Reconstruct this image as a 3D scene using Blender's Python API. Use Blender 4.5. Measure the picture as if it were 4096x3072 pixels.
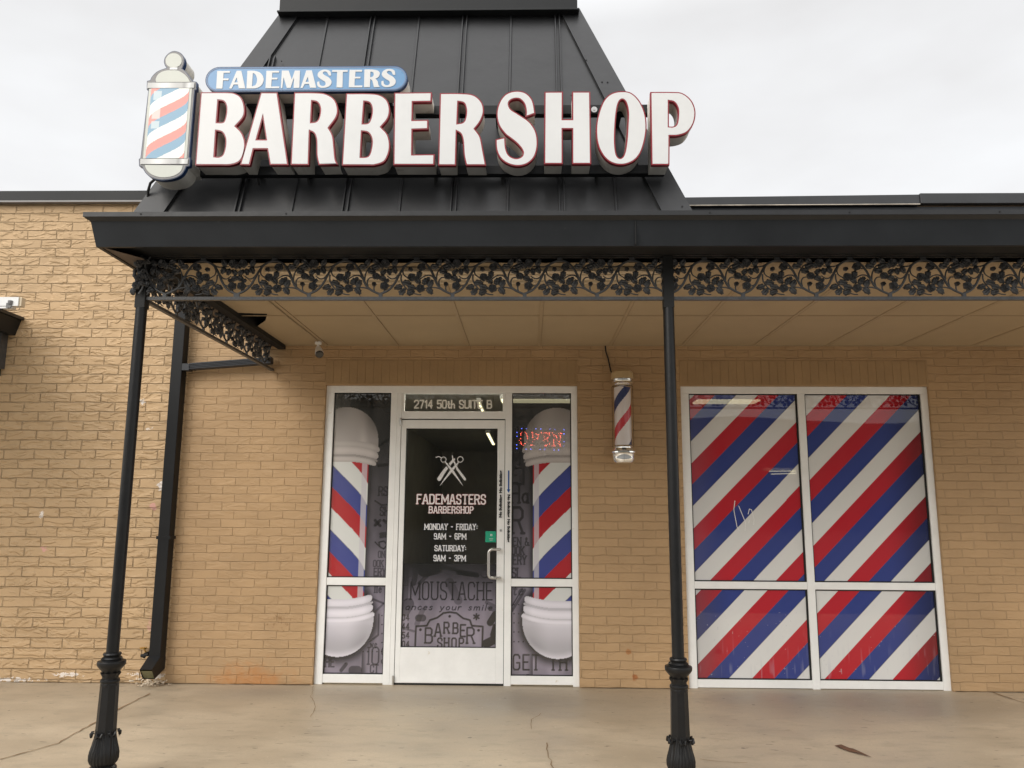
import bpy, math, random
import numpy as np
from mathutils import Matrix, Vector
random.seed(7); np.random.seed(7)
for o in list(bpy.data.objects): bpy.data.objects.remove(o)
scene = bpy.context.scene
C = scene.collection

# ------------------------------------------------------------------ camera
F, PITCH, YAW, ROLL = 3101.2, 0.1611, -0.02136, 0.00547
CAM = np.array([0.0, -6.5, 1.39])
cy, sy, cp, sp = math.cos(YAW), math.sin(YAW), math.cos(PITCH), math.sin(PITCH)
fw = np.array([sy*cp, cy*cp, sp]); r0 = np.array([cy, -sy, 0.0]); u0 = np.cross(r0, fw)
rt = math.cos(ROLL)*r0 + math.sin(ROLL)*u0; up = -math.sin(ROLL)*r0 + math.cos(ROLL)*u0
cd = bpy.data.cameras.new('camera'); cam = bpy.data.objects.new('camera', cd); C.objects.link(cam)
cd.sensor_width = 36; cd.lens = F/4096*36; cd.clip_start = 0.05; cd.clip_end = 2000
M = Matrix.Identity(4)
for i in range(3):
    M[i][0] = rt[i]; M[i][1] = up[i]; M[i][2] = -fw[i]; M[i][3] = CAM[i]
cam.matrix_world = M
scene.camera = cam

def ray(px, py): return fw + rt*(px-2048)/F - up*(py-1536)/F
def PY(px, py, y):            # photograph point on the plane y -> (x, z)
    r = ray(px, py); t = (y-CAM[1])/r[1]; return (float(CAM[0]+r[0]*t), float(CAM[2]+r[2]*t))
def PZ(px, py, z):            # photograph point on the plane z -> (x, y)
    r = ray(px, py); t = (z-CAM[2])/r[2]; return (float(CAM[0]+r[0]*t), float(CAM[1]+r[1]*t))

# ------------------------------------------------------------------ sky, sun, exposure
SUN_EL, SUN_AZ = math.radians(34), math.radians(218)
w = bpy.data.worlds.new("World"); scene.world = w; w.use_nodes = True
nt = w.node_tree; nt.nodes.clear()
def N(nt, t, **k):
    n = nt.nodes.new(t)
    for a, b in k.items(): setattr(n, a, b)
    return n
out = N(nt, 'ShaderNodeOutputWorld'); bg = N(nt, 'ShaderNodeBackground'); bg.inputs[1].default_value = 0.1
sky = N(nt, 'ShaderNodeTexSky', sky_type='NISHITA'); sky.sun_disc = False; sky.sun_elevation = SUN_EL; sky.sun_rotation = SUN_AZ
tc = N(nt, 'ShaderNodeTexCoord'); sep = N(nt, 'ShaderNodeSeparateXYZ'); nt.links.new(tc.outputs['Generated'], sep.inputs[0])
mp = N(nt, 'ShaderNodeMapping'); mp.inputs['Scale'].default_value = (1.1, 1.1, 2.6); nt.links.new(tc.outputs['Generated'], mp.inputs[0])
nz = N(nt, 'ShaderNodeTexNoise'); nz.inputs['Scale'].default_value = 1.7; nz.inputs['Detail'].default_value = 5; nt.links.new(mp.outputs[0], nz.inputs[0])
cr = N(nt, 'ShaderNodeValToRGB'); cr.color_ramp.elements[0].position = .36; cr.color_ramp.elements[1].position = .64
cr.color_ramp.elements[0].color = (5.9, 5.8, 5.75, 1); cr.color_ramp.elements[1].color = (7.1, 7.15, 7.2, 1)
nt.links.new(nz.outputs[0], cr.inputs[0])
el = N(nt, 'ShaderNodeValToRGB'); q = el.color_ramp; q.elements[0].position = .18; q.elements[0].color = (1.5, 1.5, 1.44, 1); q.elements[1].position = .98; q.elements[1].color = (3.2, 3.2, 3.2, 1)
for p_, v_ in ((.34, 1.05), (.56, 1.0)): z_ = q.elements.new(p_); z_.color = (v_, v_, v_, 1)
nt.links.new(sep.outputs[2], el.inputs[0])
mul = N(nt, 'ShaderNodeVectorMath', operation='MULTIPLY'); nt.links.new(cr.outputs[0], mul.inputs[0]); nt.links.new(el.outputs[0], mul.inputs[1])
mx = N(nt, 'ShaderNodeMix', data_type='RGBA'); mx.inputs[0].default_value = .93
nt.links.new(sky.outputs[0], mx.inputs[6]); nt.links.new(mul.outputs[0], mx.inputs[7])
nt.links.new(mx.outputs[2], bg.inputs[0]); nt.links.new(bg.outputs[0], out.inputs[0])
sl = bpy.data.lights.new('sun', 'SUN'); sl.energy = 1.5; sl.angle = math.radians(38); sl.color = (1, .95, .88)
so = bpy.data.objects.new('sun', sl); C.objects.link(so)
d = Vector((math.sin(SUN_AZ)*math.cos(SUN_EL), math.cos(SUN_AZ)*math.cos(SUN_EL), math.sin(SUN_EL)))
so.rotation_euler = d.to_track_quat('Z', 'Y').to_euler(); so.location = (-3, -20, 20)
scene.view_settings.view_transform = 'Standard'; scene.view_settings.look = 'None'
scene.view_settings.exposure = 0.48; scene.view_settings.gamma = 1.0
scene.render.engine = 'CYCLES'

# ------------------------------------------------------------------ materials
def S(r, g, b): # sRGB 0-255 -> linear
    def f(c):
        c /= 255.0
        return c/12.92 if c <= .04045 else ((c+.055)/1.055)**2.4
    return (f(r), f(g), f(b), 1)
MATS = {}
def base(name):
    m = bpy.data.materials.new(name); m.use_nodes = True; nt = m.node_tree
    b = nt.nodes['Principled BSDF']; MATS[name] = m
    return m, nt, b
def mat(name, col, rough=.5, metal=0, var=.12, vscale=3, bump=0, bscale=60, coat=0, spec=.5, emit=None, es=0, dirt=None):
    m, nt, b = base(name); L = nt.links.new
    b.inputs['Roughness'].default_value = rough; b.inputs['Metallic'].default_value = metal
    b.inputs['Coat Weight'].default_value = coat; b.inputs['Specular IOR Level'].default_value = spec
    c = N(nt, 'ShaderNodeTexCoord')
    n1 = N(nt, 'ShaderNodeTexNoise'); n1.inputs['Scale'].default_value = vscale; n1.inputs['Detail'].default_value = 6; n1.inputs['Roughness'].default_value = .65
    L(c.outputs['Object'], n1.inputs[0])
    r = N(nt, 'ShaderNodeMapRange'); r.inputs[1].default_value = .3; r.inputs[2].default_value = .7; r.inputs[3].default_value = 1-var; r.inputs[4].default_value = 1+var
    L(n1.outputs[0], r.inputs[0])
    v = N(nt, 'ShaderNodeVectorMath', operation='SCALE'); v.inputs[0].default_value = col[:3]; L(r.outputs[0], v.inputs['Scale'])
    last = v.outputs[0]
    if dirt:
        n2 = N(nt, 'ShaderNodeTexNoise'); n2.inputs['Scale'].default_value = dirt[1]; n2.inputs['Detail'].default_value = 8; n2.inputs['Roughness'].default_value = .7
        L(c.outputs['Object'], n2.inputs[0])
        r2 = N(nt, 'ShaderNodeMapRange'); r2.inputs[1].default_value = dirt[2]; r2.inputs[2].default_value = dirt[2]+.08; r2.inputs[4].default_value = dirt[3]
        L(n2.outputs[0], r2.inputs[0])
        mm = N(nt, 'ShaderNodeMix', data_type='RGBA'); L(r2.outputs[0], mm.inputs[0]); L(last, mm.inputs[6]); mm.inputs[7].default_value = dirt[0]; last = mm.outputs[2]
    L(last, b.inputs['Base Color'])
    rr = N(nt, 'ShaderNodeMapRange'); rr.inputs[3].default_value = max(.02, rough*.85); rr.inputs[4].default_value = min(1, rough*1.15); L(n1.outputs[0], rr.inputs[0]); L(rr.outputs[0], b.inputs['Roughness'])
    if bump:
        n3 = N(nt, 'ShaderNodeTexNoise'); n3.inputs['Scale'].default_value = bscale; n3.inputs['Detail'].default_value = 4; L(c.outputs['Object'], n3.inputs[0])
        bp = N(nt, 'ShaderNodeBump'); bp.inputs['Strength'].default_value = 1; bp.inputs['Distance'].default_value = bump; L(n3.outputs[0], bp.inputs['Height']); L(bp.outputs[0], b.inputs['Normal'])
    if emit:
        b.inputs['Emission Color'].default_value = emit; b.inputs['Emission Strength'].default_value = es
    return m

def brick_mat(name, col, bw, rh, x0, z0, mortar, carve, dist, peel=False):
    m, nt, b = base(name); L = nt.links.new
    c = N(nt, 'ShaderNodeTexCoord'); s = N(nt, 'ShaderNodeSeparateXYZ'); L(c.outputs['Object'], s.inputs[0])
    ax = N(nt, 'ShaderNodeMath', operation='SUBTRACT'); L(s.outputs[0], ax.inputs[0]); L(s.outputs[1], ax.inputs[1])
    cb = N(nt, 'ShaderNodeCombineXYZ'); L(ax.outputs[0], cb.inputs[0]); L(s.outputs[2], cb.inputs[1])
    wob = N(nt, 'ShaderNodeTexNoise'); wob.inputs['Scale'].default_value = 9; wob.inputs['Detail'].default_value = 3; L(c.outputs['Object'], wob.inputs[0])
    wv = N(nt, 'ShaderNodeVectorMath', operation='SUBTRACT'); L(wob.outputs['Color'], wv.inputs[0]); wv.inputs[1].default_value = (.5, .5, .5)
    ws = N(nt, 'ShaderNodeVectorMath', operation='SCALE'); L(wv.outputs[0], ws.inputs[0]); ws.inputs['Scale'].default_value = .018
    ad = N(nt, 'ShaderNodeVectorMath', operation='ADD'); L(cb.outputs[0], ad.inputs[0]); L(ws.outputs[0], ad.inputs[1])
    off = N(nt, 'ShaderNodeVectorMath', operation='ADD'); L(ad.outputs[0], off.inputs[0]); off.inputs[1].default_value = (10*bw-x0, 10*rh-z0, 0)
    br = N(nt, 'ShaderNodeTexBrick'); br.offset = .5; br.squash = 1
    br.inputs['Scale'].default_value = 1; br.inputs['Brick Width'].default_value = bw; br.inputs['Row Height'].default_value = rh
    br.inputs['Mortar Size'].default_value = mortar; br.inputs['Mortar Smooth'].default_value = 1.0; br.inputs['Bias'].default_value = 0
    br.inputs['Color1'].default_value = (0, 0, 0, 1); br.inputs['Color2'].default_value = (1, 1, 1, 1); br.inputs['Mortar'].default_value = (.5, .5, .5, 1)
    L(off.outputs[0], br.inputs[0])
    b2 = N(nt, 'ShaderNodeTexBrick'); b2.offset = .5; b2.squash = 1; L(off.outputs[0], b2.inputs[0])
    for k_, v_ in (('Scale', 1), ('Brick Width', bw), ('Row Height', rh), ('Mortar Size', 0), ('Mortar Smooth', 0), ('Bias', 0), ('Color1', (0, 0, 0, 1)), ('Color2', (1, 1, 1, 1))): b2.inputs[k_].default_value = v_
    # per brick value -> W of the carving noise and a slight tone change
    n1 = N(nt, 'ShaderNodeTexNoise', noise_dimensions='4D'); n1.inputs['Scale'].default_value = 9; n1.inputs['Detail'].default_value = 2.0; n1.inputs['Distortion'].default_value = 1.3
    mpp = N(nt, 'ShaderNodeMapping'); mpp.inputs['Scale'].default_value = (.6, 1, 1.6); L(c.outputs['Object'], mpp.inputs[0]); L(mpp.outputs[0], n1.inputs['Vector'])
    sc = N(nt, 'ShaderNodeMath', operation='MULTIPLY'); L(b2.outputs['Color'], sc.inputs[0]); sc.inputs[1].default_value = 37; L(sc.outputs[0], n1.inputs['W'])
    # ridges
    rg = N(nt, 'ShaderNodeMapRange', interpolation_type='SMOOTHSTEP'); rg.inputs[1].default_value = .44; rg.inputs[2].default_value = .60; L(n1.outputs[0], rg.inputs[0])
    fine = N(nt, 'ShaderNodeTexNoise'); fine.inputs['Scale'].default_value = 55; fine.inputs['Detail'].default_value = 5; L(c.outputs['Object'], fine.inputs[0])
    inv = N(nt, 'ShaderNodeMath', operation='MULTIPLY_ADD'); L(br.outputs['Fac'], inv.inputs[0]); inv.inputs[1].default_value = -carve; inv.inputs[2].default_value = carve
    sel = N(nt, 'ShaderNodeMath', operation='MULTIPLY'); L(rg.outputs[0], sel.inputs[0]); L(inv.outputs[0], sel.inputs[1])
    a1 = N(nt, 'ShaderNodeMath', operation='MULTIPLY_ADD'); L(fine.outputs[0], a1.inputs[0]); a1.inputs[1].default_value = .22; L(sel.outputs[0], a1.inputs[2])
    mo = N(nt, 'ShaderNodeMath', operation='MULTIPLY_ADD'); L(br.outputs['Fac'], mo.inputs[0]); mo.inputs[1].default_value = -.85 if peel else -.7; L(a1.outputs[0], mo.inputs[2])
    bp = N(nt, 'ShaderNodeBump'); bp.inputs['Distance'].default_value = dist; bp.inputs['Strength'].default_value = 1; L(mo.outputs[0], bp.inputs['Height']); L(bp.outputs[0], b.inputs['Normal'])
    big = N(nt, 'ShaderNodeTexNoise'); big.inputs['Scale'].default_value = 1.6; big.inputs['Detail'].default_value = 7; big.inputs['Roughness'].default_value = .6; L(c.outputs['Object'], big.inputs[0])
    r = N(nt, 'ShaderNodeMapRange'); r.inputs[1].default_value = .3; r.inputs[2].default_value = .7; r.inputs[3].default_value = .9; r.inputs[4].default_value = 1.1; L(big.outputs[0], r.inputs[0])
    tone = N(nt, 'ShaderNodeMath', operation='MULTIPLY_ADD'); L(b2.outputs['Color'], tone.inputs[0]); tone.inputs[1].default_value = .09; L(r.outputs[0], tone.inputs[2])
    t2 = N(nt, 'ShaderNodeMath', operation='MULTIPLY_ADD'); L(br.outputs['Fac'], t2.inputs[0]); t2.inputs[1].default_value = -.06; L(tone.outputs[0], t2.inputs[2])
    v = N(nt, 'ShaderNodeVectorMath', operation='SCALE'); v.inputs[0].default_value = col[:3]; L(t2.outputs[0], v.inputs['Scale'])
    last = v.outputs[0]
    def spot(cx, cz, rx, rz, color, th, soft=.25, amt=1, ns=14):
        nonlocal last
        mm = N(nt, 'ShaderNodeMapping'); mm.vector_type = 'POINT'
        mm.inputs['Location'].default_value = (-cx/rx, 0, -cz/rz); mm.inputs['Scale'].default_value = (1/rx, 0, 1/rz); L(c.outputs['Object'], mm.inputs[0])
        ln = N(nt, 'ShaderNodeVectorMath', operation='LENGTH'); L(mm.outputs[0], ln.inputs[0])
        nn = N(nt, 'ShaderNodeTexNoise'); nn.inputs['Scale'].default_value = ns; nn.inputs['Detail'].default_value = 6; nn.inputs['Roughness'].default_value = .7; L(c.outputs['Object'], nn.inputs[0])
        q = N(nt, 'ShaderNodeMath', operation='SUBTRACT'); L(nn.outputs[0], q.inputs[0])
        h = N(nt, 'ShaderNodeMath', operation='MULTIPLY'); L(ln.outputs['Value'], h.inputs[0]); h.inputs[1].default_value = .35; L(h.outputs[0], q.inputs[1])
        k = N(nt, 'ShaderNodeMapRange', interpolation_type='SMOOTHSTEP'); k.inputs[1].default_value = th; k.inputs[2].default_value = th+soft; k.inputs[4].default_value = amt; L(q.outputs[0], k.inputs[0])
        x = N(nt, 'ShaderNodeMix', data_type='RGBA'); L(k.outputs[0], x.inputs[0]); L(last, x.inputs[6]); x.inputs[7].default_value = color; last = x.outputs[2]
    if peel:
        W_, P_ = S(236, 226, 216), S(215, 165, 150)
        spot(-3.05, .06, .28, .05, W_, .34, .03, 1, 30); spot(-3.72, .06, .26, .04, W_, .38, .03, 1, 34); spot(-4.3, .02, .6, .03, W_, .33, .03, 1, 34)
        spot(-3.33, .2, .12, .07, W_, .38, .03, 1, 30); spot(-3.05, 1.58, .06, .06, W_, .27, .03, 1, 40); spot(-3.12, 1.4, .06, .05, P_, .3, .04, 1, 30)
        spot(-4.05, 1.33, .04, .05, W_, .33, .03, 1, 40); spot(-4.0, 1.05, .05, .04, P_, .33, .04, 1, 40); spot(-3.06, .45, .08, .2, P_, .4, .1, .6, 20)
        spot(-3.2, 2.05, .1, .04, W_, .42, .03, .8, 40); spot(-3.28, 2.28, .05, .04, W_, .33, .03, 1, 50)
    else:
        spot(-2.22, .02, .34, .14, S(186, 116, 48), .0, .55, .62, 11); spot(.86, .08, .035, .035, S(160, 88, 35), .2, .2, .75, 20); spot(.8, .28, .03, .03, S(165, 100, 45), .25, .1, .6, 20)
        spot(-2.0, .5, .4, .25, S(120, 84, 46), .45, .12, .5, 30)
    L(last, b.inputs['Base Color']); b.inputs['Roughness'].default_value = .62; b.inputs['Specular IOR Level'].default_value = .35
    return m

def film_mat():
    m, nt, b = base('printed_film'); L = nt.links.new
    a = N(nt, 'ShaderNodeAttribute', attribute_name='Col'); L(a.outputs['Color'], b.inputs['Base Color'])
    b.inputs['Roughness'].default_value = .45; b.inputs['Coat Weight'].default_value = 1; b.inputs['Coat Roughness'].default_value = .015; b.inputs['Coat IOR'].default_value = 1.52
    b.inputs['Specular IOR Level'].default_value = .1
    t = N(nt, 'ShaderNodeBsdfTransparent'); x = N(nt, 'ShaderNodeMixShader'); x.inputs[0].default_value = .10
    o = nt.nodes['Material Output']; L(b.outputs[0], x.inputs[1]); L(t.outputs[0], x.inputs[2]); L(x.outputs[0], o.inputs[0])
    return m
def colattr_mat(name, rough=.35, coat=0, emis=0):
    m, nt, b = base(name)
    a = N(nt, 'ShaderNodeAttribute', attribute_name='Col'); nt.links.new(a.outputs['Color'], b.inputs['Base Color'])
    b.inputs['Roughness'].default_value = rough; b.inputs['Coat Weight'].default_value = coat; b.inputs['Coat Roughness'].default_value = .03
    return m
def glass_mat(name, tint=(.75, .78, .76, 1), ior=1.5):
    m, nt, b = base(name); L = nt.links.new; nt.nodes.remove(b)
    g = N(nt, 'ShaderNodeBsdfGlossy'); g.inputs['Roughness'].default_value = .01
    t = N(nt, 'ShaderNodeBsdfTransparent'); t.inputs[0].default_value = tint
    f = N(nt, 'ShaderNodeFresnel'); f.inputs[0].default_value = ior
    x = N(nt, 'ShaderNodeMixShader'); L(f.outputs[0], x.inputs[0]); L(t.outputs[0], x.inputs[1]); L(g.outputs[0], x.inputs[2]); L(x.outputs[0], nt.nodes['Material Output'].inputs[0])
    return m

TAN = (.53, .365, .205)
m_brickL = brick_mat('painted_rustic_brick', TAN, .262, .0805, -4.0, .02, .0065, .8, .0085, peel=True)
m_brickR = brick_mat('painted_smooth_brick', (TAN[0]*.81, TAN[1]*.775, TAN[2]*.74), .205, .0685, -2.0, .0, .0055, .45, .0045)
m_tanflat = mat('painted_lintel', (TAN[0]*.72, TAN[1]*.68, TAN[2]*.60), .6, bump=.002, bscale=40)
m_white = mat('white_aluminium', (.88, .885, .87), .38, var=.05, vscale=5, dirt=(S(190, 170, 120), 7, .66, .6))
m_dark = mat('charcoal_metal', (.0135, .0145, .0155), .48, var=.12, vscale=2, bump=.0008, bscale=4, spec=.28)
m_pipe = mat('black_downspout_metal', (.010, .0105, .0115), .42, var=.12, vscale=2, spec=.25)
m_dustf = mat('dusty_charcoal_metal', (.0125, .0142, .0165), .46, var=.35, vscale=1.3, bump=.003, bscale=2.2, spec=.3, dirt=((.05, .05, .048, 1), 18, .66, .5))
m_cope = mat('grey_coping_metal', (.040, .041, .044), .45, var=.2, vscale=2)
m_roof = mat('charcoal_roof_metal', (.0195, .0200, .0215), .40, var=.2, vscale=3, bump=.006, bscale=3.2, spec=.4, dirt=((.11, .11, .11, 1), 40, .74, .7))
m_iron = mat('black_cast_iron', (.065, .066, .069), .42, var=.3, vscale=30, bump=.0015, bscale=90)
m_post = mat('black_painted_post', (.008, .008, .0085), .36, var=.2, vscale=12, bump=.0008, bscale=60, spec=.3)
m_black = mat('black_void', (.006, .006, .006), .7)
m_ceil = mat('painted_ceiling_tile', (.40, .31, .195), .75, var=.06, vscale=2, bump=.001, bscale=120)
m_ceilbar = mat('painted_ceiling_bar', (.38, .29, .18), .6, var=.05)
m_soffit = mat('painted_soffit', (.12, .09, .07), .7, var=.2)
m_letter = mat('white_acrylic', (.70, .70, .69), .3, var=.025, vscale=8, dirt=((.5, .47, .4, 1), 26, .76, .5))
m_return = mat('cream_letter_side', (.66, .63, .57), .45, var=.08, vscale=6, dirt=((.3, .26, .2, 1), 9, .60, .6))
m_red = mat('red_trim', (.25, .012, .022), .35, var=.1)
m_navy = mat('navy_trim', (.012, .035, .10), .35, var=.1)
m_blue = mat('sky_blue_acrylic', S(105, 150, 192), .28, var=.05, vscale=3)
m_silver = mat('grey_silver_print', S(118, 116, 116), .35, var=.25, vscale=14)
m_offw = mat('off_white_acrylic', S(196, 198, 188), .3, var=.05, vscale=6)
m_chrome = mat('polished_chrome', (.85, .85, .84), .07, metal=1, var=.02)
m_steel = mat('brushed_steel', (.6, .59, .57), .28, metal=1, var=.05)
m_galv = mat('weathered_gutter_metal', (.022, .024, .030), .4, metal=0, var=.35, vscale=9)
m_film = film_mat(); m_print = colattr_mat('printed_face', .35, .4); m_stripe = colattr_mat('striped_cylinder', .3, .5)
m_glass = glass_mat('clear_glass', (.78, .80, .77, 1)); m_tube = glass_mat('clear_tube', (.96, .96, .96, 1), 1.03)
m_vinyl = mat('light_vinyl_lettering', S(232, 232, 232), .5, var=.02); m_pink = mat('pink_vinyl_outline', S(214, 110, 112), .5, var=.02)
m_bvinyl = mat('pale_blue_vinyl_outline', S(120, 132, 160), .5, var=.02)
m_ink = mat('black_ink', (.015, .015, .015), .5, var=.02); m_sticker = mat('white_sticker', (.8, .8, .79), .4, var=.03)
m_green = mat('green_sticker', S(30, 160, 125), .35, var=.03); m_bluev = mat('blue_arrow', S(20, 85, 165), .4, var=.03)
m_camw = mat('white_camera_plastic', (.86, .85, .83), .4, var=.03); m_lens = mat('dark_lens', (.01, .01, .012), .15, coat=1)
m_ledr = mat('red_led', (.8, .05, .03), .3, emit=(1, .10, .06, 1), es=22); m_ledb = mat('blue_led', (.05, .08, .8), .3, emit=(.10, .16, 1, 1), es=16)
m_lamp = mat('fluorescent_tube', (.8, .8, .8), .4, emit=(1, .90, .55, 1), es=1.8)
m_room = mat('dim_interior', (.42, .40, .36), .8); m_roomfloor = mat('interior_floor', (.25, .23, .2), .4)
m_cream = mat('cream_trim', S(205, 190, 165), .5, var=.06)
m_rubble = mat('flaked_plaster', S(215, 200, 178), .8, var=.3, vscale=30, bump=.01, bscale=40)
m_leaf = mat('dried_leaf', S(96, 68, 50), .8, var=.3, vscale=30)
m_crack = mat('dark_crack', S(136, 112, 84), .9, var=.3, vscale=12)
m_brass = mat('weathered_brass', S(205, 165, 90), .45, metal=.7, var=.3, vscale=30)

# concrete
def concrete():
    m, nt, b = base('worn_concrete'); L = nt.links.new
    c = N(nt, 'ShaderNodeTexCoord')
    def noise(s, d=6, r=.6, sc=(1, 1, 1)):
        mm = N(nt, 'ShaderNodeMapping'); mm.inputs['Scale'].default_value = sc; L(c.outputs['Object'], mm.inputs[0])
        n = N(nt, 'ShaderNodeTexNoise'); n.inputs['Scale'].default_value = s; n.inputs['Detail'].default_value = d; n.inputs['Roughness'].default_value = r; L(mm.outputs[0], n.inputs[0]); return n.outputs[0]
    n1 = noise(1.1, 7, .6, (1, 1.6, 1)); n2 = noise(7, 6, .65, (.6, 1.5, 1)); n3 = noise(60, 5, .7); n4 = noise(10, 2, .5)
    rp = N(nt, 'ShaderNodeValToRGB'); rp.color_ramp.elements[0].position = .3; rp.color_ramp.elements[1].position = .72
    rp.color_ramp.elements[0].color = (.35, .285, .205, 1); rp.color_ramp.elements[1].color = (.56, .455, .325, 1); L(n1, rp.inputs[0])
    def dark(fac_src, lo, hi, col, amt):
        nonlocal last
        r = N(nt, 'ShaderNodeMapRange'); r.inputs[1].default_value = lo; r.inputs[2].default_value = hi; r.inputs[4].default_value = amt; L(fac_src, r.inputs[0])
        x = N(nt, 'ShaderNodeMix', data_type='RGBA'); L(r.outputs[0], x.inputs[0]); L(last, x.inputs[6]); x.inputs[7].default_value = col; last = x.outputs[2]
    last = rp.outputs[0]
    dark(n2, .5, .75, (.24, .205, .15, 1), .55); dark(n3, .35, .7, (.36, .31, .23, 1), .45)
    n5 = noise(14, 3, .5, (.7, 1.8, 1)); dark(n5, .66, .71, (.12, .10, .08, 1), .6); dark(n4, .22, .28, (.5, .42, .32, 1), 0)
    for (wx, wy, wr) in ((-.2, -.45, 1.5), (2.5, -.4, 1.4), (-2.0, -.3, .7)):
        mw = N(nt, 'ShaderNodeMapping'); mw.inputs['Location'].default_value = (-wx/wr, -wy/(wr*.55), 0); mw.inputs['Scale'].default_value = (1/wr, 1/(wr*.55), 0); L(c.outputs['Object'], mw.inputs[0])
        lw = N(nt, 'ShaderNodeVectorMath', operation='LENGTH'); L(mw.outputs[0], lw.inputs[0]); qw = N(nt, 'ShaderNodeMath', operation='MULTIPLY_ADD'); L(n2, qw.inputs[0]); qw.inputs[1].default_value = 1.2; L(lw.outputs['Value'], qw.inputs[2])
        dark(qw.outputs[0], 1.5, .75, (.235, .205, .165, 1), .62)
    n6 = noise(26, 3, .6, (1, 1.3, 1)); dark(n6, .66, .71, (.55, .48, .36, 1), .6)
    vo = N(nt, 'ShaderNodeTexVoronoi'); vo.inputs['Scale'].default_value = 5.5; mv = N(nt, 'ShaderNodeMapping'); mv.inputs['Scale'].default_value = (1, 1.1, 1); L(c.outputs['Object'], mv.inputs[0]); L(mv.outputs[0], vo.inputs[0])
    sv = N(nt, 'ShaderNodeSeparateColor'); L(vo.outputs['Color'], sv.inputs[0]); tv = N(nt, 'ShaderNodeMath', operation='MULTIPLY_ADD'); L(sv.outputs[0], tv.inputs[0]); tv.inputs[1].default_value = -.10; tv.inputs[2].default_value = .085
    gv = N(nt, 'ShaderNodeMath', operation='SUBTRACT'); L(tv.outputs[0], gv.inputs[0]); L(vo.outputs['Distance'], gv.inputs[1]); dark(gv.outputs[0], 0, .02, (.10, .085, .07, 1), .8)
    vo2 = N(nt, 'ShaderNodeTexVoronoi'); vo2.inputs['Scale'].default_value = 23; L(mv.outputs[0], vo2.inputs[0]); dark(vo2.outputs['Distance'], .10, .05, (.17, .14, .11, 1), .5)
    L(last, b.inputs['Base Color'])
    rr = N(nt, 'ShaderNodeMapRange'); rr.inputs[1].default_value = .3; rr.inputs[2].default_value = .7; rr.inputs[3].default_value = .34; rr.inputs[4].default_value = .6; L(n1, rr.inputs[0]); L(rr.outputs[0], b.inputs['Roughness'])
    bp = N(nt, 'ShaderNodeBump'); bp.inputs['Distance'].default_value = .0015; L(n3, bp.inputs['Height']); L(bp.outputs[0], b.inputs['Normal'])
    return m
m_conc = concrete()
m_lot = mat('parking_asphalt', (.10, .097, .09), .9, var=.2, vscale=2, bump=.003, bscale=50)

# ------------------------------------------------------------------ helpers
def link(o, parent=None, root=False):
    C.objects.link(o)
    if parent is not None:
        o.parent = parent
        if parent.type == 'EMPTY' and not parent.get('_local'): o.location = -Vector(parent.location)
    return o
def thing(name, label, cat, loc, group=None, local=False):
    o = bpy.data.objects.new(name, None); o.empty_display_size = .1; C.objects.link(o); o.location = loc
    o['label'] = label; o['category'] = cat
    if group: o['group'] = group
    if local: o['_local'] = 1
    return o
def tag(o, label, cat, group=None):
    o['label'] = label; o['category'] = cat
    if group: o['group'] = group
    return o
class MB:
    def __init__(s): s.v = []; s.f = []
    def add(s, v, f):
        n = len(s.v); s.v += [tuple(p) for p in v]; s.f += [tuple(i+n for i in q) for q in f]; return s
    def box(s, x0, x1, y0, y1, z0, z1):
        return s.add([(x0,y0,z0),(x1,y0,z0),(x1,y1,z0),(x0,y1,z0),(x0,y0,z1),(x1,y0,z1),(x1,y1,z1),(x0,y1,z1)],
              [(0,3,2,1),(4,5,6,7),(0,1,5,4),(1,2,6,5),(2,3,7,6),(3,0,4,7)])
    def quad(s, *p): return s.add(p, [tuple(range(len(p)))])
    def tube(s, pts, r, n=8, cap=True):
        pts = [Vector(p) for p in pts]; k = len(pts); rs = r if isinstance(r, (list, tuple)) else [r]*k
        rings = []; prev = None
        for i in range(k):
            t = (pts[min(i+1, k-1)]-pts[max(i-1, 0)]).normalized()
            a = prev if prev is not None else (Vector((0, 0, 1)) if abs(t.z) < .9 else Vector((1, 0, 0)))
            a = (a - t*a.dot(t)).normalized(); b_ = t.cross(a); prev = a
            rings.append([pts[i]+(a*math.cos(2*math.pi*j/n)+b_*math.sin(2*math.pi*j/n))*rs[i] for j in range(n)])
        f = []
        for i in range(k-1):
            for j in range(n): f.append((i*n+j, i*n+(j+1) % n, (i+1)*n+(j+1) % n, (i+1)*n+j))
        if cap: f.append(tuple(range(n))[::-1]); f.append(tuple(range((k-1)*n, k*n)))
        return s.add([p for rr in rings for p in rr], f)
    def lathe(s, prof, n=24, c=(0, 0, 0), mod=None):
        v = []; f = []
        for i, (r, z) in enumerate(prof):
            for j in range(n):
                a = 2*math.pi*j/n; q = r*(mod(a, z) if mod else 1)
                v.append((c[0]+q*math.cos(a), c[1]+q*math.sin(a), c[2]+z))
        for i in range(len(prof)-1):
            for j in range(n): f.append((i*n+j, i*n+(j+1) % n, (i+1)*n+(j+1) % n, (i+1)*n+j))
        f.append(tuple(range(n))[::-1]); f.append(tuple(range((len(prof)-1)*n, len(prof)*n)))
        return s.add(v, f)
    def build(s, name, m, parent=None, smooth=False, bevel=0):
        me = bpy.data.meshes.new(name); me.from_pydata(s.v, [], s.f); me.update()
        if m: me.materials.append(m)
        o = bpy.data.objects.new(name, me); link(o, parent)
        if smooth:
            me.shade_smooth()
            try: me.set_sharp_from_angle(angle=math.radians(35))
            except Exception: pass
        if bevel:
            md = o.modifiers.new('bevel', 'BEVEL'); md.width = bevel; md.segments = 2; md.limit_method = 'ANGLE'
        return o
def B(*a): return MB().box(*a)

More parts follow.
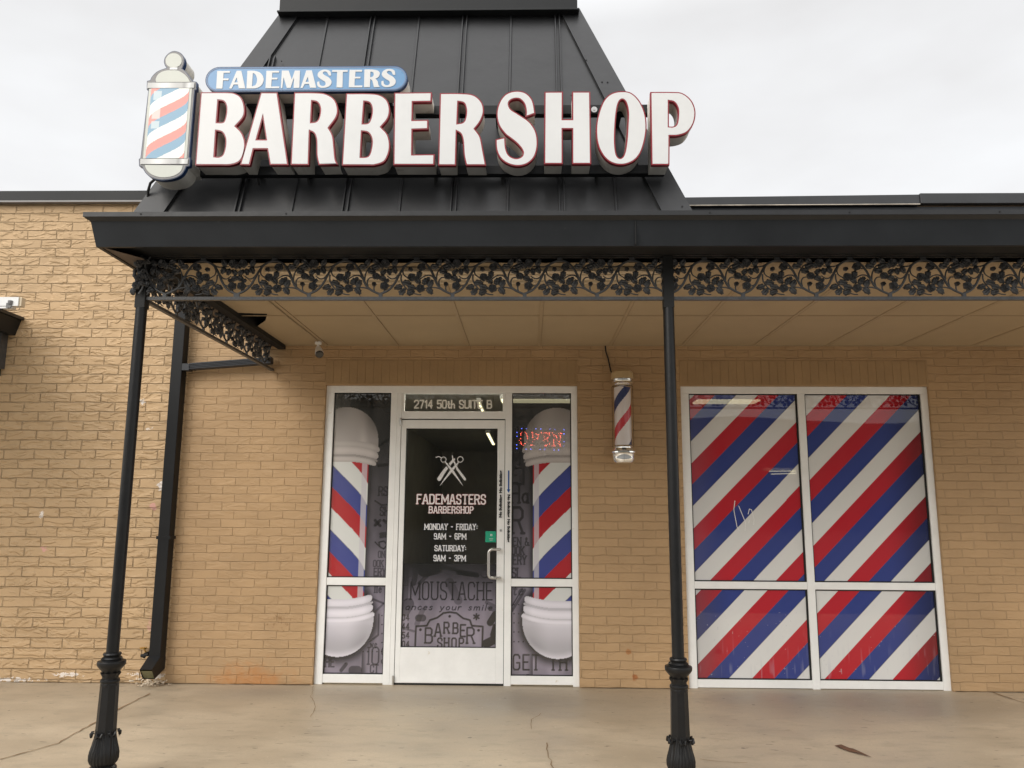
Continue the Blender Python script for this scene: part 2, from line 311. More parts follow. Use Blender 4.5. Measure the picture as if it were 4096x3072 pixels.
def smooth_loop(pts):
    """points (x,y) = corner, (x,y,1) = smooth: Catmull-Rom through smooth runs"""
    n = len(pts); o = []
    def P(i): return np.array(pts[i % n][:2], float)
    def sm(i): return len(pts[i % n]) > 2
    for i in range(n):
        p1, p2 = P(i), P(i+1)
        o.append(tuple(p1))
        if not sm(i) and not sm(i+1): continue
        p0 = P(i-1) if sm(i) else 2*p1-p2
        p3 = P(i+2) if sm(i+1) else 2*p2-p1
        if not sm(i): p0 = p1
        if not sm(i+1): p3 = p2
        for t in (.2, .4, .6, .8):
            o.append(tuple(.5*((2*p1)+(-p0+p2)*t+(2*p0-5*p1+4*p2-p3)*t*t+(-p0+3*p1-3*p2+p3)*t**3)))
    return o
def curve_mesh(loops, h, offset=0, bevel=0):
    cu = bpy.data.curves.new('tmp', 'CURVE'); cu.dimensions = '2D'; cu.fill_mode = 'BOTH'; cu.extrude = h; cu.offset = offset
    for lp in loops:
        sp_ = cu.splines.new('POLY'); sp_.points.add(len(lp)-1)
        for i, p in enumerate(lp): sp_.points[i].co = (p[0], p[1], 0, 1)
        sp_.use_cyclic_u = True
    o = bpy.data.objects.new('tmp', cu); C.objects.link(o)
    dg = bpy.context.evaluated_depsgraph_get(); dg.update()
    me = bpy.data.meshes.new_from_object(o.evaluated_get(dg)); bpy.data.objects.remove(o); bpy.data.curves.remove(cu)
    return me
def slab(name, loops, y0, y1, m, parent, offset=0, fillonly=False):
    """2D outline in (x,z), from front y0 to back y1"""
    me = curve_mesh(loops, (y1-y0)/2, offset); yc = (y0+y1)/2
    for v in me.vertices:
        x, z, h = v.co; v.co = (x, yc-h, z)
    me.name = name; me.materials.clear(); me.materials.append(m)
    o = bpy.data.objects.new(name, me); link(o, parent); return o
def signed(lp):
    return .5*sum(lp[i][0]*lp[(i+1) % len(lp)][1]-lp[(i+1) % len(lp)][0]*lp[i][1] for i in range(len(lp)))
def orient(loops): # outer ccw, holes cw so that offset works for both
    o = []
    for i, lp in enumerate(loops):
        a = signed(lp)
        o.append(lp if (a > 0) == (i == 0) else lp[::-1])
    return o
def text_mesh(name, body, x, y, z, size, m, parent, sx=1, align='CENTER', rot=0, off=0, width=None, spacing=1, height=None):
    cu = bpy.data.curves.new('tmp', 'FONT'); cu.body = body; cu.size = size; cu.align_x = align; cu.offset = off; cu.extrude = .0004; cu.space_character = spacing
    o = bpy.data.objects.new('tmp', cu); C.objects.link(o); dg = bpy.context.evaluated_depsgraph_get(); dg.update()
    me = bpy.data.meshes.new_from_object(o.evaluated_get(dg)); bpy.data.objects.remove(o)
    co = np.array([v.co[:] for v in me.vertices]);
    if width: sx = width/(co[:, 0].max()-co[:, 0].min())
    sy_ = height/(co[:, 1].max()-co[:, 1].min()) if height else 1
    cx = 0 if align != 'CENTER' else (co[:, 0].max()+co[:, 0].min())/2
    c_, s_ = math.cos(rot), math.sin(rot)
    for v in me.vertices:
        a, b_, h = v.co; a = (a-cx)*sx; b_ *= sy_
        v.co = (x+a*c_-b_*s_, y-h, z+a*s_+b_*c_)
    me.materials.clear(); me.materials.append(m); me.name = name
    ob = bpy.data.objects.new(name, me); link(ob, parent); return ob

# stroke alphabet on a unit-high grid (width, polylines)
k = .16
GL = {
 'A': (.62, [[(0,0),(.26,1),(.36,1),(.62,0)], [(.1,.32),(.52,.32)]]),
 'B': (.56, [[(0,0),(0,1),(.4,1),(.52,.88),(.52,.64),(.42,.53),(0,.53)], [(.42,.53),(.56,.42),(.56,.13),(.43,0),(0,0)]]),
 'C': (.54, [[(.54,.75),(.54,.87),(.42,1),(.12,1),(0,.87),(0,.13),(.12,0),(.42,0),(.54,.13),(.54,.25)]]),
 'D': (.56, [[(0,0),(0,1),(.4,1),(.56,.86),(.56,.14),(.4,0),(0,0)]]),
 'E': (.5, [[(.5,1),(0,1),(0,0),(.5,0)], [(0,.52),(.38,.52)]]),
 'F': (.5, [[(.5,1),(0,1),(0,0)], [(0,.52),(.38,.52)]]),
 'G': (.54, [[(.54,.78),(.54,.87),(.42,1),(.12,1),(0,.87),(0,.13),(.12,0),(.42,0),(.54,.13),(.54,.46),(.3,.46)]]),
 'H': (.56, [[(0,0),(0,1)], [(.56,0),(.56,1)], [(0,.52),(.56,.52)]]),
 'I': (.06, [[(.03,0),(.03,1)]]),
 'J': (.46, [[(.46,1),(.46,.13),(.34,0),(.12,0),(0,.13),(0,.25)]]),
 'K': (.56, [[(0,0),(0,1)], [(.54,1),(0,.45)], [(.2,.62),(.56,0)]]),
 'L': (.46, [[(0,1),(0,0),(.46,0)]]),
 'M': (.8, [[(0,0),(0,1),(.4,.25),(.8,1),(.8,0)]]),
 'N': (.6, [[(0,0),(0,1),(.6,0),(.6,1)]]),
 'O': (.54, [[(.12,0),(0,.13),(0,.87),(.12,1),(.42,1),(.54,.87),(.54,.13),(.42,0),(.12,0)]]),
 'P': (.54, [[(0,0),(0,1),(.4,1),(.54,.87),(.54,.6),(.4,.47),(0,.47)]]),
 'R': (.56, [[(0,0),(0,1),(.4,1),(.54,.87),(.54,.62),(.4,.5),(0,.5)], [(.32,.5),(.56,0)]]),
 'S': (.52, [[(.52,.76),(.52,.87),(.4,1),(.12,1),(0,.87),(0,.66),(.1,.55),(.42,.45),(.52,.34),(.52,.13),(.4,0),(.12,0),(0,.13),(0,.24)]]),
 'T': (.56, [[(0,1),(.56,1)], [(.28,1),(.28,0)]]),
 'U': (.56, [[(0,1),(0,.13),(.12,0),(.44,0),(.56,.13),(.56,1)]]),
 'W': (.8, [[(0,1),(.2,0),(.4,.75),(.6,0),(.8,1)]]),
 'X': (.56, [[(0,0),(.56,1)], [(0,1),(.56,0)]]),
 'Y': (.58, [[(0,1),(.29,.5),(.58,1)], [(.29,.5),(.29,0)]]),
 '3': (.5, [[(0,.82),(0,.9),(.1,1),(.4,1),(.5,.88),(.5,.62),(.4,.53),(.2,.53)], [(.4,.53),(.5,.43),(.5,.12),(.4,0),(.1,0),(0,.1),(0,.2)]]),
 '5': (.5, [[(.5,1),(.04,1),(.02,.56),(.38,.6),(.5,.48),(.5,.12),(.38,0),(.1,0),(0,.12)]]),
 '2': (.5, [[(0,.8),(0,.88),(.12,1),(.38,1),(.5,.88),(.5,.62),(0,.05),(0,0),(.5,0)]]), '7': (.5, [[(0,1),(.5,1),(.18,0)]]), '1': (.24, [[(0,.78),(.2,1),(.2,0)]]),
 '4': (.5, [[(.38,0),(.38,1),(0,.3),(.52,.3)]]),
 '0': (.5, [[(.12,0),(0,.13),(0,.87),(.12,1),(.38,1),(.5,.87),(.5,.13),(.38,0),(.12,0)]]),
 '6': (.5, [[(.5,.88),(.5,.92),(.4,1),(.1,1),(0,.88),(0,.12),(.1,0),(.4,0),(.5,.12),(.5,.45),(.4,.55),(0,.55)]]),
 '9': (.5, [[(0,.12),(0,.08),(.1,0),(.4,0),(.5,.12),(.5,.88),(.4,1),(.1,1),(0,.88),(0,.58),(.1,.48),(.5,.48)]]),
 '-': (.4, [[(.05,.5),(.35,.5)]]), ':': (.08, [[(.04,.25),(.04,.3)], [(.04,.65),(.04,.7)]]), ' ': (.3, []),
 '&': (.6, [[(.6,0),(.1,.75),(.1,.9),(.2,1),(.32,.9),(.3,.75),(0,.35),(0,.12),(.12,0),(.35,0),(.55,.35)]]),
 'a': (.4, [[(.4,.5),(.4,0)], [(.4,.4),(.25,.52),(.08,.45),(0,.25),(.1,.02),(.28,.03),(.4,.2)]]),
 'n': (.38, [[(0,0),(0,.5)], [(0,.35),(.15,.5),(.3,.5),(.38,.38),(.38,0)]]),
 'c': (.34, [[(.34,.42),(.22,.52),(.06,.42),(0,.25),(.08,.05),(.22,0),(.34,.08)]]),
 'e': (.36, [[(0,.27),(.36,.3),(.32,.46),(.18,.52),(.04,.42),(0,.25),(.08,.05),(.2,0),(.34,.08)]]),
 's': (.32, [[(.3,.44),(.18,.52),(.04,.45),(.05,.34),(.28,.2),(.28,.06),(.14,0),(0,.07)]]),
 'y': (.38, [[(0,.5),(.18,.02)], [(.38,.5),(.15,-.2),(.02,-.28)]]),
 'o': (.38, [[(.1,.02),(0,.2),(.04,.42),(.2,.52),(.34,.42),(.38,.22),(.28,.03),(.1,.02)]]),
 'u': (.38, [[(0,.5),(0,.12),(.1,0),(.25,.02),(.38,.18)], [(.38,.5),(.38,0)]]),
 'r': (.28, [[(0,0),(0,.5)], [(0,.33),(.14,.5),(.28,.48)]]),
 'm': (.6, [[(0,0),(0,.5)], [(0,.38),(.14,.5),(.28,.45),(.3,0)], [(.3,.38),(.45,.5),(.58,.45),(.6,0)]]),
 'i': (.06, [[(.03,0),(.03,.5)], [(.03,.68),(.03,.72)]]), 'l': (.06, [[(.03,0),(.03,1)]]),
 't': (.3, [[(.12,.85),(.12,.08),(.22,0),(.3,.05)], [(0,.52),(.28,.52)]]),
 'h': (.38, [[(0,0),(0,1)], [(0,.35),(.15,.5),(.3,.5),(.38,.38),(.38,0)]]),
 'w': (.5, [[(0,.5),(.12,0),(.25,.4),(.38,0),(.5,.5)]]),
}
def strokes(text, x, z, h, wf=1, gap=.16, serif=0, slant=0, align='c', dz=None):
    """text -> list of segments (x0,z0,x1,z1)"""
    segs = []; cx = 0; W = 0
    for ch in text: W += (GL[ch][0]*wf+gap)*h
    W -= gap*h; cx = x-W/2 if align == 'c' else x
    for i, ch in enumerate(text):
        gw, pls = GL[ch]; b_ = (dz[i] if dz else 0)
        T = lambda p: (cx+(p[0]*wf)*h+slant*p[1]*h, z+b_+p[1]*h)
        for pl in pls:
            q = [T(p) for p in pl]
            segs += [(q[j][0], q[j][1], q[j+1][0], q[j+1][1]) for j in range(len(q)-1)]
            if serif and pl[0] != pl[-1]:
                for e, nb in ((pl[0], pl[1]), (pl[-1], pl[-2])):
                    if e[1] in (0, 1) and abs(e[1]-nb[1]) > .3:
                        a = T(e); segs.append((a[0]-serif*h, a[1], a[0]+serif*h, a[1]))
        cx += (gw*wf+gap)*h
    return segs
def dist_segs(X, Z, segs):
    D = np.full(X.shape, 9.0)
    for (x0, z0, x1, z1) in segs:
        m_ = .08
        dx, dz_ = x1-x0, z1-z0; L2 = dx*dx+dz_*dz_+1e-12
        t = np.clip(((X-x0)*dx+(Z-z0)*dz_)/L2, 0, 1)
        D = np.minimum(D, np.hypot(X-x0-t*dx, Z-z0-t*dz_))
    return D
def raster_mesh(name, x0, x1, z0, z1, step, fn, y, m, parent):
    nx, nz_ = int((x1-x0)/step), int((z1-z0)/step)
    xs = x0+(np.arange(nx)+.5)*step; zs = z0+(np.arange(nz_)+.5)*step
    X, Z = np.meshgrid(xs, zs); mask = fn(X, Z); b = MB()
    for j in range(nz_):
        row = mask[j]; i = 0
        while i < nx:
            if row[i]:
                k_ = i
                while k_ < nx and row[k_]: k_ += 1
                xa, xb, za = x0+i*step, x0+k_*step, z0+j*step
                b.quad((xa, y, za), (xb, y, za), (xb, y, za+step), (xa, y, za+step)); i = k_
            else: i += 1
    return b.build(name, m, parent)
def print_pane(name, x0, x1, z0, z1, y, fn, parent, m=None, step=.005):
    nx = max(2, int(round((x1-x0)/step))+1); nz_ = max(2, int(round((z1-z0)/step))+1)
    xs = np.linspace(x0, x1, nx); zs = np.linspace(z0, z1, nz_); X, Z = np.meshgrid(xs, zs)
    col = np.clip(fn(X, Z), 0, 1)
    me = bpy.data.meshes.new(name); nv = nx*nz_
    co = np.zeros((nv, 3)); co[:, 0] = X.ravel(); co[:, 1] = y; co[:, 2] = Z.ravel()
    i = np.arange((nx-1)*(nz_-1)); a = (i//(nx-1))*nx+i % (nx-1)
    f = np.stack([a, a+1, a+nx+1, a+nx], 1)
    me.vertices.add(nv); me.vertices.foreach_set('co', co.ravel())
    me.loops.add(f.size); me.loops.foreach_set('vertex_index', f.ravel())
    me.polygons.add(len(f)); me.polygons.foreach_set('loop_start', np.arange(len(f))*4)
    me.update(calc_edges=True); me.validate()
    ca = me.color_attributes.new('Col', 'FLOAT_COLOR', 'POINT')
    rgba = np.ones((nv, 4)); rgba[:, :3] = col.reshape(-1, 3); ca.data.foreach_set('color', rgba.ravel())
    me.materials.append(m or m_film); o = bpy.data.objects.new(name, me); link(o, parent); return o
def ss(a, b, x): t = np.clip((x-a)/(b-a), 0, 1); return t*t*(3-2*t)
def lerp(A, Bc, t): return A*(1-t[..., None])+np.asarray(Bc)[:3]*t[..., None]
def vnoise(X, Z, s, seed=0):
    rs = np.random.RandomState(seed); G = rs.rand(128, 128)
    x, z = X*s+50, Z*s+50; xi, zi = np.floor(x).astype(int), np.floor(z).astype(int); fx, fz = x-xi, z-zi
    fx = fx*fx*(3-2*fx); fz = fz*fz*(3-2*fz)
    g = lambda a, b_: G[a % 128, b_ % 128]
    return (g(xi, zi)*(1-fx)+g(xi+1, zi)*fx)*(1-fz)+(g(xi, zi+1)*(1-fx)+g(xi+1, zi+1)*fx)*fz

# ------------------------------------------------------------------ ground
g = B(-60, 60, -80, -4.6, -.2, -.155).build('parking_lot', m_lot); g['kind'] = 'structure'
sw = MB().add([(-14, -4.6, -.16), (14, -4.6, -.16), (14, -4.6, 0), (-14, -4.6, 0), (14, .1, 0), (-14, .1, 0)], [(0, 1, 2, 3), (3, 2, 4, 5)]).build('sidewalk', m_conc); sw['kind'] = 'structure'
gf = B(-60, 60, .06, 60, -.25, -.2).build('ground', m_lot); gf['kind'] = 'structure'
hb_ = MB(); hp = []  # unseen ridge added behind the camera to keep sky reflections off the glass
for i in range(61):
    x = -90+i*3; hp.append((x, 9.3+2/(1+math.exp((x-9)/3))+.25*math.sin(i*.9)+random.uniform(0, .3)))
for i in range(60):
    (a, h0), (c_, h1) = hp[i], hp[i+1]; hb_.quad((a, -60, -1), (c_, -60, -1), (c_, -63, h1), (a, -63, h0)); hb_.quad((a, -63, h0), (c_, -63, h1), (c_, -75, -1), (a, -75, -1))
hb_ = hb_.build('reflection_blocker', mat('blocker_green', (.13, .13, .11), .9, var=.4, vscale=.5)); hb_['kind'] = 'structure'
def ribbon(pts, w_, name, z=.004, jit=.006, m=m_crack, parent=None):
    b = MB(); P = []
    for i in range(len(pts)-1):
        n = max(2, int(math.dist(pts[i], pts[i+1])/.05))
        for j in range(n): t = j/n; P.append((pts[i][0]*(1-t)+pts[i+1][0]*t+random.uniform(-jit, jit), pts[i][1]*(1-t)+pts[i+1][1]*t+random.uniform(-jit, jit)))
    P.append(pts[-1])
    L_, R_ = [], []
    for i, p in enumerate(P):
        q = P[min(i+1, len(P)-1)]; o_ = P[max(0, i-1)]; t = Vector((q[0]-o_[0], q[1]-o_[1])).normalized(); h = w_/2*random.uniform(.4, 1.3)
        L_.append((p[0]-t.y*h, p[1]+t.x*h, z)); R_.append((p[0]+t.y*h, p[1]-t.x*h, z))
    for i in range(len(P)-1): b.quad(L_[i], R_[i], R_[i+1], L_[i+1])
    return b.build(name, m, parent)
ribbon([PZ(0, 3040, 0), PZ(230, 2975, 0), PZ(480, 2835, 0), PZ(600, 2775, 0)], .014, 'joint', parent=sw)
ribbon([PZ(3955, 2764, 0), PZ(4010, 2785, 0), PZ(4096, 2812, 0), PZ(4300, 2880, 0)], .012, 'joint', parent=sw)
ribbon([PZ(2185, 2975, 0), PZ(2188, 3020, 0), PZ(2215, 3072, 0), PZ(2225, 3100, 0)], .006, 'crack', parent=sw, jit=.01)
ribbon([PZ(2165, 2855, 0), PZ(2128, 2880, 0), PZ(2126, 2920, 0)], .003, 'crack', parent=sw, jit=.008)
ribbon([PZ(1255, 2745, 0), PZ(1245, 2790, 0), PZ(1262, 2830, 0), PZ(1240, 2870, 0)], .003, 'crack', parent=sw, jit=.008)
ribbon([PZ(2800, 3040, 0), PZ(2900, 3050, 0), PZ(2990, 3053, 0)], .005, 'crack', parent=sw, jit=.006)

m_dirt = mat('dirt_line', S(92, 74, 52), .95, var=.4, vscale=20)
for a, c_ in ((-6, -1.74), (.42, 1.27), (3.36, 9)): ribbon([(a, -.036), (c_, -.036)], .012, 'dirt_line', .0045, .003, m_dirt, sw)
# ------------------------------------------------------------------ building
WY = -.03
bld = thing('brick_building', 'tan painted brick shop front with a white framed glass entrance and a striped display window', 'building', (0, 0, 0))
XD = -2.91   # seam between the two brickworks, at the downspout
ox = [(-1.72, .414), (1.279, 3.346)]; TOPZ = 2.43
b = MB()
def wq(x0, x1, z0, z1): b.quad((x0, WY, z0), (x1, WY, z0), (x1, WY, z1), (x0, WY, z1))
wq(XD, ox[0][0], -.1, TOPZ); wq(ox[0][1], ox[1][0], -.1, TOPZ); wq(ox[1][1], 9, -.1, TOPZ); wq(XD, 9, TOPZ, 4.03)
for (a, c_) in ox:
    b.quad((a, WY, -.1), (a, .06, -.1), (a, .06, TOPZ), (a, WY, TOPZ)); b.quad((c_, .06, -.1), (c_, WY, -.1), (c_, WY, TOPZ), (c_, .06, TOPZ)); b.quad((a, WY, TOPZ), (c_, WY, TOPZ), (c_, .06, TOPZ), (a, .06, TOPZ))
b.build('wall', m_brickR, bld)
b = MB(); b.quad((-9, WY-.004, -.1), (XD, WY-.004, -.1), (XD, WY-.004, 4.07), (-9, WY-.004, 4.07)); b.quad((XD, WY-.004, -.1), (XD, WY, -.1), (XD, WY, 4.07), (XD, WY-.004, 4.07))
b.build('wall', m_brickL, bld)['label'] = 'rustic carved brick wall left of the downspout'
# back volume of the building
MB().box(-9, -2.2, .12, 13, -.1, 4.0).build('wall', m_tanflat, bld)
# lintels (soldier courses)
for (a, c_) in ox:
    b = MB(); x = a-.005; i = 0
    while x < c_-.01:
        w2 = min(.0685, c_-x); b.box(x, x+w2-.002, WY-.0045-random.uniform(0, .001), WY+.02, TOPZ+.012, TOPZ+.215); x += .0685
    b.box(a-.005, c_, WY-.002, WY+.01, TOPZ+.004, TOPZ+.22)
    b.build('lintel', m_tanflat, bld, bevel=.0015)
# copings
B(-9, -1.0, -.08, .25, 4.068, 4.162).build('coping', m_dark, bld, bevel=.006)
B(-9, -1.0, -.088, .25, 4.052, 4.068).build('coping', mat('grey_drip_edge', (.2, .19, .185), .35), bld)
cz = lambda px, py: PY(px, py, -.08)
x0_, z0_ = cz(2300, 795); x1_, z1_ = cz(3676, 778); _, zb0 = cz(2300, 826); _, zb1 = cz(3676, 818)
b = MB(); b.add([(x0_, -.08, zb0), (x1_, -.08, zb1), (x1_, -.08, z1_), (x0_, -.08, z0_), (x0_, .25, zb0), (x1_, .25, zb1), (x1_, .25, z1_), (x0_, .25, z0_)], [(0, 1, 2, 3), (4, 7, 6, 5), (3, 2, 6, 7), (0, 4, 5, 1), (0, 3, 7, 4), (1, 5, 6, 2)])
b.build('coping', m_cope, bld)
x2_, z2_ = cz(3678, 774); _, zb2 = cz(3678, 815)
B(x2_, 9, -.09, .25, zb2, z2_).build('coping', m_cope, bld, bevel=.004)
b = MB(); b.box(x0_, 9, -.045, WY-.002, 3.86, zb0+.004); b.build('flashing', m_galv, bld)
b = MB(); b.tube([(x0_, -.084, zb0+.002), (x1_, -.084, zb1+.002)], .005, 6); b.build('drip_edge', mat('pale_worn_edge', S(190, 180, 165), .4, var=.5, vscale=5), bld)

# ---- entrance frame (white aluminium)
FY0, FY1 = 0.0, .05; PYN = .028   # front, back of members; plane of the panes
XL, XR = -1.7195, .4135
ent = None
b = MB()
b.box(XL, XR, FY0, FY1, 2.37, 2.4295)                                  # head
b.box(XL, -1.652, FY0-.002, FY1, .0, 2.37); b.box(.362, XR, FY0-.002, FY1, .0, 2.37)   # jambs
b.box(-1.165, -1.075, FY0, FY1, .0, 2.37); b.box(-.193, -.137, FY0, FY1, .0, 2.37)    # mullions beside the door
for (a, c_) in ((-1.652, -1.165), (-.137, .362)):
    b.box(a, c_, FY0+.004, FY1, .775, .836); b.box(a, c_, FY0+.002, FY1, .012, .078)
b.box(-1.075, -.193, FY0+.002, FY1, 2.148, 2.212); b.box(-1.075, -.193, FY0+.006, FY1, 2.362, 2.37)
b.box(-1.075, -1.052, FY0+.006, FY1, 2.212, 2.362); b.box(-.216, -.193, FY0+.006, FY1, 2.212, 2.362)
b.box(-1.118, -1.112, FY0-.003, FY0+.01, .0, 2.37)
ent = b.build('entrance_frame', m_white, bld, bevel=.003)
b = MB()
for (a, c_, z0, z1) in ((-1.652, -1.165, .078, .775), (-1.652, -1.165, .836, 2.37), (-.137, .362, .078, .775), (-.137, .362, .836, 2.37)):
    t = .008; b = MB()
    b.box(a, a+t, .014, .03, z0, z1); b.box(c_-t, c_, .014, .03, z0, z1); b.box(a+t, c_-t, .014, .03, z0, z0+t); b.box(a+t, c_-t, .014, .03, z1-t, z1)
    b.build('gasket', m_black, ent)

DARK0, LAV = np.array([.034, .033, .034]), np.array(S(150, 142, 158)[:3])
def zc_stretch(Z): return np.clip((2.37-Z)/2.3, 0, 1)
def seg_all():
    s = []
    def add(a, wd, amt=.75): s.append((a, wd, amt))
    # door
    T = lambda px, py: PY(1560+px/4.046, 2230+py/4.046, 0)
    (xa, za), (xb, zb) = T(320, 680), T(1660, 410)
    h = zb-za; sg = strokes('MOUSTACHE', (xa+xb)/2, za, h, .82, .22, .07)
    f = (xb-xa)/(max(q[2] for q in sg)-min(q[0] for q in sg)); m0 = (xa+xb)/2
    add([(m0+(q[0]-m0)*f, q[1], m0+(q[2]-m0)*f, q[3]) for q in sg], .006, .8)
    (xa, za), (xb, zb) = T(240, 850), T(1640, 850)
    sg = strokes('ances your smile', (xa+xb)/2, za, .055, 1, .3, 0, .2)
    f = (xb-xa)/(max(q[2] for q in sg)-min(q[0] for q in sg)); m0 = (xa+xb)/2
    add([(m0+(q[0]-m0)*f, q[1], m0+(q[2]-m0)*f, q[3]) for q in sg], .0035, .75)
    pl = [(400, 1450), (415, 1120), (590, 1110), (640, 1020), (760, 980), (860, 905), (965, 890), (1070, 905), (1180, 990), (1290, 1020), (1320, 1110), (1500, 1125), (1490, 1450)]
    q = [T(*p) for p in pl]; add([(*q[i], *q[i+1]) for i in range(len(q)-1)], .009, .8)
    for ch, px, py, hh in zip('BARBER', (620, 770, 910, 1055, 1175, 1300), (1390, 1280, 1230, 1235, 1285, 1395), (230, 190, 165, 160, 180, 240)):
        x, z = T(px, py); add(strokes(ch, x, z, hh/4.046/490, .85, 0, .05), .008, .8)
    for ch, px in zip('SHOP', (800, 910, 1030, 1150)):
        x, z = T(px, 1470); add(strokes(ch, x, z, .075, .85, 0, .05), .007, .8)
    for i, (px, py) in enumerate(((960, 958), (485, 1175), (1430, 1185))): x, z = T(px, py); add([(x, z, x+.001, z)], .014, .8)
    x, z = T(1395, 965); add([(x-.02, z-.012, x+.02, z+.012), (x-.02, z+.012, x+.02, z-.012), (x, z-.022, x, z+.022)], .008, .8)
    x, z = T(490, 985); add([(x-.018, z, x+.018, z)], .04, .6)
    # razor, scissors, combs as dark ghosts
    for a, wd, am in ((((380, 420), (440, 0)), .03, .5), (((470, 420), (770, 120)), .022, .45), (((560, 200), (740, 150)), .09, .7), (((740, 120), (1250, 260)), .018, .7), (((1100, 240), (1400, 290)), .028, .8),
                      (((960, 400), (1100, 700)), .05, .35), (((230, 860), (290, 760)), .07, .5), (((220, 640), (235, 230)), .05, .4), (((1560, 1400), (1700, 1330)), .05, .8), (((1620, 1060), (1700, 930)), .04, .8), (((1660, 1260), (1700, 1120)), .03, .8),
                      (((1560, 730), (1700, 800)), .02, .4), (((1600, 820), (1700, 870)), .02, .4), (((520, 860), (430, 1080)), .03, .35), (((200, 1150), (380, 1200)), .012, .4), (((250, 50), (420, 60)), .09, .5)):
        p, r = T(*a[0]), T(*a[1]); add([(*p, *r)], wd, am)
    for px, py, r in ((1530, 90, 70), (1530, 265, 65)):
        x, z = T(px, py); rr = r/4.046/490; q = [(x+rr*math.cos(t*.5), z+rr*math.sin(t*.5)) for t in range(14)]; add([(*q[i], *q[i+1]) for i in range(13)], .004, .7)
    for i in range(4): 
        x, z = T(190, 980+i*145); add(strokes('045'[i % 3]+'4', x, z-.02, .045, .9, .3, 0, 0, 'l'), .005, .7)
    # right side light (lower and upper)
    U = lambda px, py: PY(1240+px/2.048, 2200+py/2.048, 0)
    x, z = U(1665, 985); add(strokes('GET TH', x, z, .115, .8, .26, .07, 0, 'l'), .008, .75)
    for r in range(5):
        for c_ in range(4+(r > 3)*2): x, z = U(1670+c_*38, 450+r*75+(r > 3)*5); add([(x, z, x+.001, z)], .006, .7)
    x, z = U(1660, 370); add(strokes('te', x, z, .09, 1, .2, 0, .2, 'l'), .007, .5)
    x, z = U(1770, 1060); add(strokes('C', x, z-.03, .06, .9, 0, .06, 0, 'l'), .006, .7)
    p, r = U(1655, 500), U(1760, 330); add([(*p, *r)], .014, .5); p, r = U(1655, 460), U(1740, 320); add([(*p, *r)], .006, .6)
    V = lambda px, py: PY(1240+px/2.048, 1520+py/2.048, 0)
    for t, px, py, hh, wd in (('EN &', 1665, 1355, .062, .006), ('OOK', 1655, 1430, .062, .006), ('ERY', 1665, 1510, .066, .006), ('SL', 1655, 1620, .075, .007), ('R', 1655, 1255, .21, .014), ('Ha', 1650, 1005, .15, .010), ('E', 1655, 840, .12, .006), ('M', 1655, 690, .11, .006), ('at', 1670, 500, .08, .006), ('Tar', 1670, 320, .06, .006)):
        x, z = V(px, py); add(strokes(t, x, z, hh, .75, .18, .06, 0, 'l'), wd, .6)
    q = [V(*p) for p in ((1655, 720), (1750, 720), (1750, 850), (1655, 850))]; add([(*q[i], *q[i+1]) for i in range(3)], .006, .6)
    # left side light
    for t, px, py, hh, wd in (('RS', 560, 945, .07, .006), ('SH', 570, 1110, .07, .007), ('ON', 555, 1455, .05, .005), ('OOK', 515, 1530, .05, .005), ('ERY', 520, 1605, .06, .006), ('A TRIT', 210, 235, .11, .02)):
        x, z = V(px, py); add(strokes(t, x, z, hh, .75, .18, .06, 0, 'l'), wd, .55)
    q = [V(*p) for p in ((530, 990), (580, 1025), (640, 1020))]; add([(*q[i], *q[i+1]) for i in range(2)], .008, .6)
    q = [V(*p) for p in ((530, 1330), (570, 1370), (560, 1330), (600, 1320), (630, 1350), (600, 1385), (570, 1370))]; add([(*q[i], *q[i+1]) for i in range(6)], .007, .7)
    for a in (((575, 1262), (635, 1255)), ((575, 1285), (635, 1278)), ((530, 1190), (570, 1150)), ((530, 1150), (570, 1195)), ((600, 1150), (640, 1180)), ((560, 700), (640, 690)), ((520, 560), (650, 480))):
        p, r = V(*a[0]), V(*a[1]); add([(*p, *r)], .016, .6)
    for t, px, py, hh, wd in (('IOS', 470, 940, .13, .007), ('CT', 490, 1010, .06, .006), ('HE', 120, 960, .07, .007), ('we', 490, 800, .06, .004), ('lle', 525, 350, .07, .006)):
        x, z = U(px, py); add(strokes(t, x, z, hh, .75, .2, .06, 0, 'l'), wd, .6)
    for r in range(5):
        for c_ in range(5 if r > 3 else 2): x, z = U((430 if r > 3 else 585)+c_*38, 540+r*74); add([(x, z, x+.001, z)], .006, .7)
    p, r = U(560, 530), U(555, 690); add([(*p, *r)], .008, .5); p, r = U(555, 700), U(490, 750); add([(*p, *r)], .01, .5)
    p, r = U(500, 400), U(600, 440); add([(*p, *r)], .01, .5); p, r = U(600, 440), U(520, 520); add([(*p, *r)], .01, .4)
    x, z = U(365, 990); add([(x-.02, z, x+.02, z)], .05, .55)
    p, r = U(250, 990), U(290, 940); add([(*p, *r)], .02, .6)
    return s
GHOST = seg_all()
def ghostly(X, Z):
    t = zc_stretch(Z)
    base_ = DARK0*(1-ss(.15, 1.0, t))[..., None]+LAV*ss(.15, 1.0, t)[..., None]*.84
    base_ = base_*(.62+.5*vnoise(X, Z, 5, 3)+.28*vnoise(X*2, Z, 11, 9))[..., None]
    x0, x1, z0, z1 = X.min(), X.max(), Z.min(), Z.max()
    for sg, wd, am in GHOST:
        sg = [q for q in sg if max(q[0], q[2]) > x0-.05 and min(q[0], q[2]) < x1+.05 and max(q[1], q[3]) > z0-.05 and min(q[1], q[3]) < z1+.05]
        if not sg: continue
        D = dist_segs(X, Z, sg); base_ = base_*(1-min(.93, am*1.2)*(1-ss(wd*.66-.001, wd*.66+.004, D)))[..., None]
    return base_
